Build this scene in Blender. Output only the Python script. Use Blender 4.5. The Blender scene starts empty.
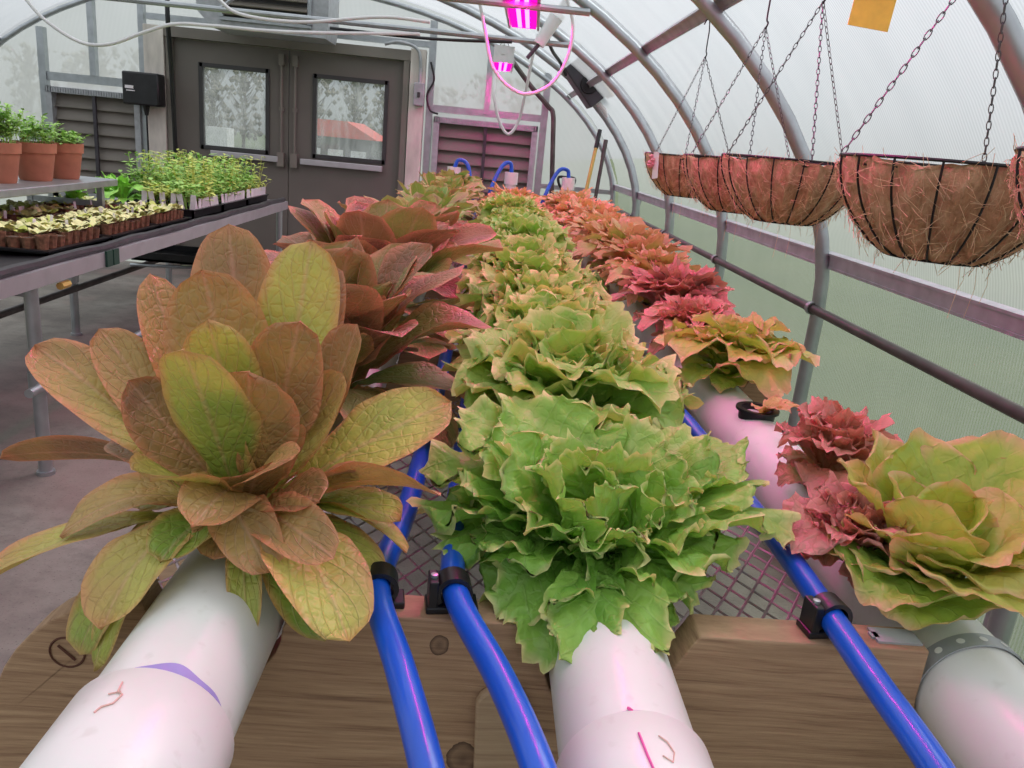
import bpy, math, random
import numpy as np
from mathutils import Vector, Matrix
PI = math.pi
rnd = random.Random(7)
sc = bpy.context.scene
COL = sc.collection

# ---------------------------------------------------------------- camera
F = 785.0; H = 1.36
Yc = np.array([490-512, 145-384, F], float); Yc /= np.linalg.norm(Yc)
Zc = -np.array([260-512, 3000-384, F], float); Zc -= Zc.dot(Yc)*Yc; Zc /= np.linalg.norm(Zc)
Xc = np.cross(Yc, Zc)
cam = bpy.data.cameras.new('camera'); cam.sensor_width = 36; cam.lens = F/1024*36
cam.clip_start = .02; cam.clip_end = 300
camo = bpy.data.objects.new('camera', cam); COL.objects.link(camo)
M3 = Matrix(((Xc[0], -Xc[1], -Xc[2]), (Yc[0], -Yc[1], -Yc[2]), (Zc[0], -Zc[1], -Zc[2])))
camo.matrix_world = Matrix.Translation((0, 0, H)) @ M3.to_4x4()
sc.camera = camo
def at(u, v, y):
    d = np.array([u-512, v-384, F], float)
    r = np.array([d@Xc, d@Yc, d@Zc]); r *= y/r[1]
    return np.array([r[0], r[1], r[2]+H])

sc.view_settings.view_transform = 'Standard'; sc.view_settings.look = 'None'
sc.view_settings.gamma = 1; sc.view_settings.use_curve_mapping = False
sc.view_settings.exposure = 0.06
cy = sc.cycles
cy.max_bounces = 8; cy.diffuse_bounces = 4; cy.glossy_bounces = 3; cy.transmission_bounces = 5
cy.transparent_max_bounces = 12; cy.caustics_reflective = False; cy.caustics_refractive = False
cy.sample_clamp_indirect = 6; cy.use_denoising = True

# ---------------------------------------------------------------- materials
def nt(name):
    m = bpy.data.materials.new(name); m.use_nodes = True
    t = m.node_tree; t.nodes.clear()
    return m, t, t.nodes.new('ShaderNodeOutputMaterial')
def N(t, typ, **kw):
    n = t.nodes.new('ShaderNode'+typ)
    for k, v in kw.items():
        if k in n.inputs.keys(): n.inputs[k].default_value = v
        else: setattr(n, k, v)
    return n
def lk(t, a, ao, b, bi): t.links.new(a.outputs[ao], b.inputs[bi])
def c4(c): return (c[0], c[1], c[2], 1)
def mixc(t, fac, a, b, mode='MIX'):
    n = t.nodes.new('ShaderNodeMix'); n.data_type = 'RGBA'; n.blend_type = mode
    for i, v in ((0, fac), (6, a), (7, b)):
        if isinstance(v, (int, float)): n.inputs[i].default_value = v
        elif isinstance(v, tuple): n.inputs[i].default_value = c4(v)
        else: t.links.new(v, n.inputs[i])
    return n.outputs[2]
def ramp(t, src, stops, interp='LINEAR'):
    n = t.nodes.new('ShaderNodeValToRGB'); cr = n.color_ramp; cr.interpolation = interp
    while len(cr.elements) > 1: cr.elements.remove(cr.elements[-1])
    for i, (p, c) in enumerate(stops):
        e = cr.elements[0] if i == 0 else cr.elements.new(p)
        e.position = p; e.color = c4(c) if isinstance(c, tuple) else (c, c, c, 1)
    t.links.new(src, n.inputs[0]); return n.outputs[0]
def mth(t, op, a, b=None, c=None):
    n = t.nodes.new('ShaderNodeMath'); n.operation = op
    for i, v in enumerate((a, b, c)):
        if v is None: continue
        if isinstance(v, (int, float)): n.inputs[i].default_value = v
        else: t.links.new(v, n.inputs[i])
    return n.outputs[0]
def noise(t, scale, detail=3, vec=None, rough=.5, sx=None):
    n = t.nodes.new('ShaderNodeTexNoise'); n.inputs['Scale'].default_value = scale
    n.inputs['Detail'].default_value = detail; n.inputs['Roughness'].default_value = rough
    if vec is None:
        tc = t.nodes.new('ShaderNodeTexCoord'); vec = tc.outputs['Object']
    if sx:
        mp = t.nodes.new('ShaderNodeMapping'); mp.inputs['Scale'].default_value = sx
        t.links.new(vec, mp.inputs[0]); vec = mp.outputs[0]
    t.links.new(vec, n.inputs[0]); return n.outputs[0]
def plain(name, col, rough=.5, metal=0, spec=.5, var=.12, vscale=8, bump=0, bscale=60, sx=None):
    m, t, out = nt(name)
    b = N(t, 'BsdfPrincipled', Roughness=rough, Metallic=metal)
    b.inputs['Specular IOR Level'].default_value = spec
    f = noise(t, vscale, 4, sx=sx)
    lo = tuple(c*(1-var) for c in col); hi = tuple(min(1, c*(1+var)) for c in col)
    t.links.new(ramp(t, f, [(.3, lo), (.7, hi)]), b.inputs['Base Color'])
    if bump:
        bp = N(t, 'Bump', Strength=bump, Distance=.002)
        t.links.new(noise(t, bscale, 3), bp.inputs['Height']); lk(t, bp, 0, b, 'Normal')
    lk(t, b, 0, out, 0); return m
def emit(name, col, s):
    m, t, out = nt(name); e = N(t, 'Emission', Strength=s); e.inputs[0].default_value = c4(col)
    lk(t, e, 0, out, 0); return m

def leaf_mat(name, tones, edge, edge_pos=(.72, .98), vein=(.5, .5, .25), vein_s=.35, transl=.3, rough=.42, crink=38, bumpd=.004, mott=None, edge_tone=False):
    """leafdat = (edge closeness, leaf random, tone, along)"""
    m, t, out = nt(name)
    a = N(t, 'Attribute', attribute_name='leafdat'); sp = N(t, 'SeparateColor'); lk(t, a, 0, sp, 0)
    ed, rn, to = sp.outputs
    uv = N(t, 'UVMap', uv_map='UVMap'); su = N(t, 'SeparateXYZ'); lk(t, uv, 0, su, 0)
    n1 = noise(t, 9, 4); n2 = noise(t, 45, 3)
    tt = mth(t, 'ADD', to, mth(t, 'MULTIPLY', mth(t, 'SUBTRACT', n1, .5), .9))
    base = ramp(t, tt, tones)
    base = mixc(t, mth(t, 'MULTIPLY', n2, .35), base, tuple(c*.6 for c in tones[0][1]))
    e2 = mth(t, 'ADD', ed, mth(t, 'MULTIPLY', mth(t, 'SUBTRACT', n1, .5), .25))
    mr = N(t, 'MapRange'); mr.inputs[1].default_value = edge_pos[0]; mr.inputs[2].default_value = edge_pos[1]; t.links.new(e2, mr.inputs[0])
    ef = mr.outputs[0]
    if edge_tone: ef = mth(t, 'MULTIPLY', ef, mth(t, 'MINIMUM', mth(t, 'ADD', to, .25), 1.0))
    base = mixc(t, ef, base, edge)
    # veins
    av = mth(t, 'ABSOLUTE', mth(t, 'SUBTRACT', su.outputs[1], .5))
    mid = ramp(t, av, [(0, 1.0), (.025, .6), (.05, 0.0)])
    ph = mth(t, 'SUBTRACT', mth(t, 'MULTIPLY', su.outputs[0], 7.0), mth(t, 'MULTIPLY', av, 6.0))
    ph = mth(t, 'ADD', ph, mth(t, 'MULTIPLY', n1, 1.2))
    fr = mth(t, 'ABSOLUTE', mth(t, 'SUBTRACT', mth(t, 'FRACT', ph), .5))
    lat = ramp(t, fr, [(0, .75), (.05, .25), (.1, 0.0)])
    vo = N(t, 'TexVoronoi', Scale=float(crink)*1.7, feature='DISTANCE_TO_EDGE')
    tc = N(t, 'TexCoord')
    wv = N(t, 'TexNoise', Scale=40.); lk(t, tc, 'Object', wv, 0)
    va = N(t, 'VectorMath', operation='MULTIPLY_ADD'); lk(t, wv, 'Color', va, 0); va.inputs[1].default_value = (.02, .02, .02); lk(t, tc, 'Object', va, 2)
    lk(t, va, 0, vo, 'Vector')
    cell = ramp(t, vo.outputs[0], [(0, 0.0), (.18, .6), (.5, 1.0)], 'EASE')
    vn = mth(t, 'MAXIMUM', mid, mth(t, 'MAXIMUM', lat, mth(t, 'MULTIPLY', mth(t, 'SUBTRACT', 1.0, cell), .22)))
    base = mixc(t, mth(t, 'MULTIPLY', vn, vein_s), base, vein)
    if mott:
        n3 = noise(t, 30, 2); base = mixc(t, ramp(t, n3, [(.66, 0.0), (.72, .8)]), base, mott)
    hgt = mth(t, 'SUBTRACT', mth(t, 'ADD', mth(t, 'MULTIPLY', cell, .45), mth(t, 'MULTIPLY', noise(t, 85, 2), .7)), mth(t, 'MULTIPLY', mth(t, 'MAXIMUM', mid, lat), .5))
    bp = N(t, 'Bump', Strength=.6, Distance=bumpd*.8); t.links.new(hgt, bp.inputs['Height'])
    b = N(t, 'BsdfPrincipled', Roughness=rough); b.inputs['Specular IOR Level'].default_value = .45
    t.links.new(base, b.inputs['Base Color']); lk(t, bp, 0, b, 'Normal')
    tr = N(t, 'BsdfTranslucent'); t.links.new(mixc(t, .6, base, (1., 1., .45), 'MULTIPLY'), tr.inputs[0])
    lk(t, bp, 0, tr, 'Normal')
    mx = N(t, 'MixShader'); mx.inputs[0].default_value = transl
    lk(t, b, 0, mx, 1); lk(t, tr, 0, mx, 2); lk(t, mx, 0, out, 0)
    return m

M = {}
M['romaine'] = leaf_mat('romaine_leaf', [(0, (.20, .40, .06)), (.3, (.66, .64, .13)), (.55, (.60, .37, .13)), (.8, (.38, .21, .09)), (1, (.25, .11, .075))],
    (.70, .29, .15), (.72, 1.15), vein=(.78, .42, .32), vein_s=.35, transl=.24, crink=52, bumpd=.005, rough=.38)
M['romaine_dark'] = leaf_mat('dark_romaine_leaf', [(0, (.15, .30, .06)), (.4, (.36, .34, .10)), (.65, (.36, .18, .085)), (1, (.24, .09, .08))],
    (.74, .32, .20), (.72, 1.12), vein=(.7, .38, .3), vein_s=.3, transl=.22, crink=52, bumpd=.005, rough=.38)
M['frilly'] = leaf_mat('green_frilly_leaf', [(0, (.20, .45, .06)), (.4, (.36, .64, .10)), (.8, (.56, .72, .18)), (1, (.68, .72, .26))],
    (.92, .80, .38), (.86, 1.04), vein=(.6, .72, .34), vein_s=.28, transl=.3, crink=42)
M['butter'] = leaf_mat('yellow_green_leaf', [(0, (.28, .50, .07)), (.35, (.62, .74, .12)), (.7, (.82, .74, .22)), (1, (.80, .42, .24))],
    (.88, .50, .32), (.74, 1.04), vein=(.7, .78, .3), vein_s=.22, transl=.32, crink=30)
M['orange'] = leaf_mat('orange_leaf', [(0, (.42, .50, .10)), (.4, (.76, .56, .20)), (.75, (.82, .42, .22)), (1, (.62, .20, .15))],
    (.90, .44, .29), (.6, 1.02), vein=(.7, .5, .3), vein_s=.22, transl=.3, crink=36)
M['red'] = leaf_mat('red_frilly_leaf', [(0, (.44, .46, .12)), (.4, (.72, .42, .24)), (.75, (.62, .20, .18)), (1, (.40, .10, .13))],
    (.86, .36, .32), (.5, .98), vein=(.8, .45, .35), vein_s=.22, transl=.25, crink=44)
M['mixleaf'] = leaf_mat('green_bronze_leaf', [(0, (.20, .42, .08)), (.5, (.48, .58, .14)), (.75, (.52, .30, .15)), (1, (.36, .14, .11))],
    (.58, .46, .2), (.7, 1.05), vein=(.6, .55, .35), vein_s=.28, transl=.25, crink=40)
M['herb'] = plain('seedling_green', (.36, .62, .14), .6, var=.3, vscale=40)
M['herb_yellow'] = plain('seedling_yellow_green', (.62, .70, .16), .6, var=.3, vscale=40)
M['sprout'] = plain('sprout_pale_yellow', (.85, .84, .40), .6, var=.25, vscale=60)
M['grass_leaf'] = plain('bright_lettuce_green', (.36, .74, .12), .5, var=.25, vscale=30)

# metals etc.
M['galv'] = plain('galvanised_steel', (.43, .46, .48), .38, .75, var=.12, vscale=14, bump=.15)
M['galv_dull'] = plain('dull_galvanised', (.42, .44, .46), .5, .3, var=.15, vscale=20, bump=.2)
M['alu'] = plain('bench_aluminium', (.55, .53, .56), .42, .6, var=.08, vscale=10, bump=.1)
M['black_pipe'] = plain('dark_steel_pipe', (.10, .085, .08), .45, .3, var=.3, vscale=12)
M['black_plastic'] = plain('black_plastic', (.012, .012, .014), .35, var=.3, vscale=20)
M['wire'] = plain('black_wire', (.018, .018, .02), .45, .3)
M['chain'] = plain('chain_steel', (.13, .13, .14), .4, .8)
M['doorpaint'] = plain('grey_brown_door_paint', (.165, .15, .13), .55, var=.07, vscale=3)
M['doorframe'] = plain('door_frame_paint', (.22, .20, .17), .5, var=.08, vscale=4)
M['trimdark'] = plain('dark_window_gasket', (.05, .05, .05), .5)
M['cream'] = plain('cream_painted_post', (.74, .69, .62), .6, var=.25, vscale=9, sx=(1, 1, .3))
M['whiteplastic'] = plain('white_cable', (.78, .78, .78), .4, var=.03)
M['terracotta'] = plain('terracotta_pot', (.48, .19, .11), .75, var=.12, vscale=18, bump=.1)
M['soil'] = plain('potting_soil', (.10, .07, .05), .95, var=.6, vscale=90, bump=.8, bscale=120)
M['fibrepot'] = plain('brown_fibre_pot', (.22, .11, .06), .9, var=.45, vscale=60, bump=.5)
M['labelw'] = plain('white_label', (.85, .82, .84), .5, var=.03)
M['fabric'] = plain('black_ground_cloth', (.035, .033, .035), .5, var=.4, vscale=12, bump=.5, bscale=25)
M['yellow'] = plain('yellow_card', (.90, .68, .10), .6, var=.1, vscale=40)
M['yellowh'] = plain('yellow_handle', (.66, .47, .12), .5)
M['greenb'] = plain('green_bracket', (.015, .06, .04), .4)
M['tagpink'] = plain('pink_tag', (.75, .28, .32), .5)
M['white'] = plain('white_board', (.8, .8, .8), .7)
M['redroof'] = plain('red_roof', (.75, .10, .07), .6)
M['bark'] = plain('bark', (.2, .17, .15), .9, var=.4)
M['hedge'] = plain('olive_tree_foliage', (.27, .25, .19), .9, var=.5, vscale=2)
M['grey_lampbody'] = plain('lamp_housing', (.6, .6, .62), .35, .5, var=.04)
M['darkbox'] = plain('dark_box_grey', (.05, .045, .055), .45, var=.2)
M['lamp_pink'] = emit('led_magenta', (1.0, .006, .50), 1.3)
M['lamp_white'] = emit('led_violet_white', (1.0, .007, .38), 90)

def pvc_mat(name, marks):
    m, t, out = nt(name)
    b = N(t, 'BsdfPrincipled', Roughness=.28)
    f = noise(t, 5, 5); f2 = noise(t, 60, 3)
    base = ramp(t, f, [(.3, (.74, .74, .70)), (.65, (.82, .82, .80))])
    base = mixc(t, ramp(t, f2, [(.62, 0.0), (.75, .25)]), base, (.5, .48, .42))
    t.links.new(base, b.inputs['Base Color']); lk(t, b, 0, out, 0)
    return m
M['pvc'] = pvc_mat('white_pvc', 0)
M['ink'] = plain('violet_primer', (.36, .30, .66), .5, var=.12, vscale=30)
M['pinkink'] = plain('pink_marker', (.85, .12, .42), .5)
M['redink'] = plain('faded_red_ink', (.75, .45, .40), .5)
m, t, out = nt('blue_tube')
b = N(t, 'BsdfPrincipled', Roughness=.3); b.inputs['Base Color'].default_value = (.006, .085, .56, 1)
b.inputs['Coat Weight'].default_value = .3
t.links.new(ramp(t, noise(t, 12, 2), [(.3, (.005, .075, .50)), (.7, (.008, .10, .62))]), b.inputs['Base Color'])
lk(t, b, 0, out, 0); M['blue'] = m

def wood_mat(name, a, bcol, dark, knots=()):
    m, t, out = nt(name)
    tc = N(t, 'TexCoord'); mp = N(t, 'Mapping'); mp.inputs['Scale'].default_value = (2.6, 9, 75)
    lk(t, tc, 'Object', mp, 0)
    dn = noise(t, 3, 2); 
    ad = N(t, 'VectorMath', operation='MULTIPLY_ADD'); lk(t, mp, 0, ad, 2)
    cb = N(t, 'CombineXYZ'); t.links.new(mth(t, 'MULTIPLY', dn, 2.5), cb.inputs[2])
    ad.inputs[1].default_value = (1, 1, 1); lk(t, cb, 0, ad, 0)
    n1 = noise(t, 2.4, 8, ad.outputs[0], .68)
    n2 = noise(t, 7, 4, mp.outputs[0], .7)
    col = ramp(t, n1, [(.25, dark), (.45, a), (.7, bcol)])
    col = mixc(t, ramp(t, n2, [(.55, 0.0), (.8, .55)]), col, dark)
    for (kx, kz, kr) in knots:
        vm = N(t, 'VectorMath', operation='SUBTRACT'); lk(t, tc, 'Object', vm, 0); vm.inputs[1].default_value = (kx, 0, kz)
        v2 = N(t, 'VectorMath', operation='MULTIPLY'); lk(t, vm, 0, v2, 0); v2.inputs[1].default_value = (1/kr, 0, .8/kr)
        ln = N(t, 'VectorMath', operation='LENGTH'); lk(t, v2, 0, ln, 0)
        l2 = mth(t, 'ADD', ln.outputs['Value'], mth(t, 'MULTIPLY', noise(t, 60, 3), .5))
        k = ramp(t, l2, [(0, .9), (.7, .45), (1.0, .95), (1.25, .1), (1.5, .0)])
        col = mixc(t, k, col, tuple(c*.42 for c in dark))
    b = N(t, 'BsdfPrincipled', Roughness=.7); t.links.new(col, b.inputs['Base Color'])
    bp = N(t, 'Bump', Strength=.4, Distance=.002); t.links.new(n1, bp.inputs['Height']); lk(t, bp, 0, b, 'Normal')
    lk(t, b, 0, out, 0); return m
M['wood'] = wood_mat('pine_board', (.37, .225, .13), (.52, .345, .205), (.17, .09, .055), knots=((.022, .775, .022), (-.01, .905, .012)))
M['wood_light'] = wood_mat('light_pine', (.42, .29, .18), (.52, .38, .24), (.25, .15, .09))

# floor
m, t, out = nt('concrete_floor')
b = N(t, 'BsdfPrincipled', Roughness=.8)
f1 = noise(t, 1.1, 6, rough=.6); f2 = noise(t, 9, 5, rough=.7); f3 = noise(t, 120, 2)
col = ramp(t, f1, [(.35, (.155, .13, .118)), (.5, (.225, .20, .175)), (.62, (.30, .275, .24))])
col = mixc(t, ramp(t, f2, [(.45, 0.0), (.7, .55)]), col, (.12, .10, .095))
col = mixc(t, ramp(t, noise(t, .9, 3, sx=(1, 1, 1)), [(.55, 0.0), (.62, .5)]), col, (.33, .22, .20))
col = mixc(t, ramp(t, f3, [(.62, 0.0), (.7, .5)]), col, (.08, .07, .06))
t.links.new(col, b.inputs['Base Color'])
bp = N(t, 'Bump', Strength=.35, Distance=.004); t.links.new(f3, bp.inputs['Height']); lk(t, bp, 0, b, 'Normal')
lk(t, b, 0, out, 0); M['floor'] = m

# grass outside
m, t, out = nt('lawn')
b = N(t, 'BsdfPrincipled', Roughness=.9)
t.links.new(ramp(t, noise(t, .5, 6), [(.3, (.085, .12, .05)), (.7, (.13, .165, .07))]), b.inputs['Base Color'])
lk(t, b, 0, out, 0); M['lawn'] = m

# polycarbonate: twin wall ribs; u = along hoop so ribs run with arc
def poly_mat(name, rib_axis, fac=.45, tint=(.86, .89, .90)):
    m, t, out = nt(name)
    tc = N(t, 'TexCoord'); sx = N(t, 'SeparateXYZ'); lk(t, tc, 'Object', sx, 0)
    w = mth(t, 'SINE', mth(t, 'MULTIPLY', sx.outputs[rib_axis], 2*PI/.011))
    dirt = noise(t, 2.5, 5, sx=(1, 3, .6))
    colr = ramp(t, mth(t, 'ADD', mth(t, 'MULTIPLY', w, .08), dirt), [(.2, (.78, .81, .81)), (.8, (.91, .93, .93))])
    tp = N(t, 'BsdfTransparent'); tp.inputs[0].default_value = c4(tint)
    tl = N(t, 'BsdfTranslucent'); t.links.new(colr, tl.inputs[0])
    df = N(t, 'BsdfPrincipled', Roughness=.35); df.inputs['Base Color'].default_value = (.5, .52, .53, 1)
    m1 = N(t, 'MixShader'); m1.inputs[0].default_value = .22; lk(t, tl, 0, m1, 1); lk(t, df, 0, m1, 2)
    m2 = N(t, 'MixShader')
    t.links.new(mth(t, 'ADD', mth(t, 'MULTIPLY', w, .05), fac), m2.inputs[0])
    lk(t, tp, 0, m2, 1); lk(t, m1, 0, m2, 2); lk(t, m2, 0, out, 0)
    return m
M['poly'] = poly_mat('ribbed_polycarbonate', 1)
M['poly_low'] = poly_mat('green_tinged_lower_polycarbonate', 1, .26, (.74, .80, .71))
M['poly_end'] = poly_mat('end_wall_polycarbonate', 0, .72)
m, t, out = nt('window_glass')
g = N(t, 'BsdfTransparent'); g.inputs[0].default_value = (.88, .9, .9, 1)
gl = N(t, 'BsdfGlossy', Roughness=.05); mx = N(t, 'MixShader')
df = N(t, 'BsdfTranslucent'); df.inputs[0].default_value = (.8, .82, .82, 1)
m0 = N(t, 'MixShader'); t.links.new(ramp(t, noise(t, 18, 5, sx=(1, 1, .25)), [(.35, .14), (.75, .34)]), m0.inputs[0])
lk(t, g, 0, m0, 1); lk(t, df, 0, m0, 2)
mx.inputs[0].default_value = .05; lk(t, m0, 0, mx, 1); lk(t, gl, 0, mx, 2); lk(t, mx, 0, out, 0); M['glass'] = m

# coir
m, t, out = nt('coir_fibre')
b = N(t, 'BsdfPrincipled', Roughness=.95)
n1 = noise(t, 55, 5, rough=.75, sx=(1, 1, .45)); n2 = noise(t, 8, 3)
col = ramp(t, n1, [(.3, (.30, .15, .08)), (.5, (.56, .33, .19)), (.72, (.78, .54, .35))])
col = mixc(t, mth(t, 'MULTIPLY', n2, .5), col, (.50, .24, .14))
t.links.new(col, b.inputs['Base Color'])
bp = N(t, 'Bump', Strength=1., Distance=.006); t.links.new(n1, bp.inputs['Height']); lk(t, bp, 0, b, 'Normal')
lk(t, b, 0, out, 0); M['coir'] = m
M['fibre'] = plain('loose_coir_fibre', (.74, .50, .32), .9, var=.3, vscale=30)

# ---------------------------------------------------------------- mesh helpers
class MB:
    def __init__(s): s.v = []; s.f = []; s.mi = []; s.m = 0
    def add(s, vs, fs):
        o = len(s.v); s.v += [tuple(map(float, p)) for p in vs]
        s.f += [tuple(i+o for i in f) for f in fs]; s.mi += [s.m]*len(fs)
    def box(s, lo, hi, R=None, c=None):
        x0, y0, z0 = lo; x1, y1, z1 = hi
        vs = [(x0,y0,z0),(x1,y0,z0),(x1,y1,z0),(x0,y1,z0),(x0,y0,z1),(x1,y0,z1),(x1,y1,z1),(x0,y1,z1)]
        if R is not None: vs = [R @ Vector(p) + Vector(c or (0,0,0)) for p in vs]
        s.add(vs, [(0,3,2,1),(4,5,6,7),(0,1,5,4),(1,2,6,5),(2,3,7,6),(3,0,4,7)]); return s
    def tube(s, pts, r, n=8, closed=False, caps=True, flat=1.0):
        P = [Vector(p) for p in pts]; k = len(P); rr = r if isinstance(r, (list, tuple)) else [r]*k
        o = len(s.v); prev = None; vs = []
        for i in range(k):
            a = P[(i-1) % k] if (closed or i > 0) else P[i]; b_ = P[(i+1) % k] if (closed or i < k-1) else P[i]
            T = (b_-a).normalized()
            if prev is None:
                u = T.cross(Vector((0, 0, 1)))
                if u.length < .1: u = T.cross(Vector((0, 1, 0)))
            else: u = prev - T*prev.dot(T)
            u.normalize(); prev = u; w = T.cross(u)
            for j in range(n):
                an = 2*PI*j/n; vs.append(P[i] + (u*math.cos(an)*flat + w*math.sin(an))*rr[i])
        fs = []
        for i in range(k if closed else k-1):
            i2 = (i+1) % k
            for j in range(n): fs.append((i*n+j, i*n+(j+1) % n, i2*n+(j+1) % n, i2*n+j))
        if caps and not closed: fs += [tuple(range(n-1, -1, -1)), tuple((k-1)*n+j for j in range(n))]
        s.add(vs, fs); return s
    def lathe(s, prof, n=24, c=(0,0,0), axis='z', closed=False):
        vs = []; fs = []
        for (r, z) in prof:
            for j in range(n):
                a = 2*PI*j/n
                p = (r*math.cos(a), r*math.sin(a), z) if axis == 'z' else (r*math.cos(a), z, r*math.sin(a))
                vs.append((p[0]+c[0], p[1]+c[1], p[2]+c[2]))
        for i in range(len(prof)-1):
            for j in range(n): fs.append((i*n+j, i*n+(j+1) % n, (i+1)*n+(j+1) % n, (i+1)*n+j))
        s.add(vs, fs); return s
    def prism(s, poly, y0, y1, axis='y'):
        n = len(poly)
        if axis == 'y': vs = [(p[0], y0, p[1]) for p in poly]+[(p[0], y1, p[1]) for p in poly]
        elif axis == 'z': vs = [(p[0], p[1], y0) for p in poly]+[(p[0], p[1], y1) for p in poly]
        else: vs = [(y0, p[0], p[1]) for p in poly]+[(y1, p[0], p[1]) for p in poly]
        s.add(vs, [tuple(range(n)), tuple(range(2*n-1, n-1, -1))]+[(i, i+n, (i+1) % n+n, (i+1) % n) for i in range(n)]); return s
    def build(s, name, mat, parent=None, smooth=True, bevel=0):
        me = bpy.data.meshes.new(name); me.from_pydata(s.v, [], s.f); me.validate()
        for mm in (mat if isinstance(mat, (list, tuple)) else [mat]): me.materials.append(mm)
        if any(s.mi) and len(me.polygons) == len(s.mi): me.polygons.foreach_set('material_index', s.mi)
        if smooth:
            me.shade_smooth(); me.set_sharp_from_angle(angle=R(38))
        o = bpy.data.objects.new(name, me); COL.objects.link(o)
        if parent: o.parent = parent
        if bevel:
            bv = o.modifiers.new('b', 'BEVEL'); bv.width = bevel; bv.segments = 2; bv.limit_method = 'ANGLE'
        return o
def R(d): return math.radians(d)
def tag(o, label=None, cat=None, group=None, kind=None):
    for k, v in (('label', label), ('category', cat), ('group', group), ('kind', kind)):
        if v: o[k] = v
    return o
def empty(name, loc=(0, 0, 0), rz=0):
    o = bpy.data.objects.new(name, None); COL.objects.link(o); o.location = loc; o.rotation_euler.z = rz
    o.empty_display_size = .05; return o
def kids(o): return [c for c in bpy.data.objects if c.parent == o]
def copy_tree(o, parent=None, ch=None):
    c = o.copy(); COL.objects.link(c); c.parent = parent
    for k in kids(o): copy_tree(k, c)
    return c
def struct(o, label=None, cat=None): return tag(o, label, cat, None, 'structure')
def smooth_path(pts, n=10):
    P = [np.array(p, float) for p in pts]; P = [2*P[0]-P[1]]+P+[2*P[-1]-P[-2]]; out = []
    for i in range(1, len(P)-2):
        for k in range(n):
            t_ = k/n; a, b_, c, d = P[i-1], P[i], P[i+1], P[i+2]
            out.append(.5*((2*b_)+(c-a)*t_+(2*a-5*b_+4*c-d)*t_**2+(3*b_-a-3*c+d)*t_**3))
    out.append(P[-2]); return out

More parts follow.
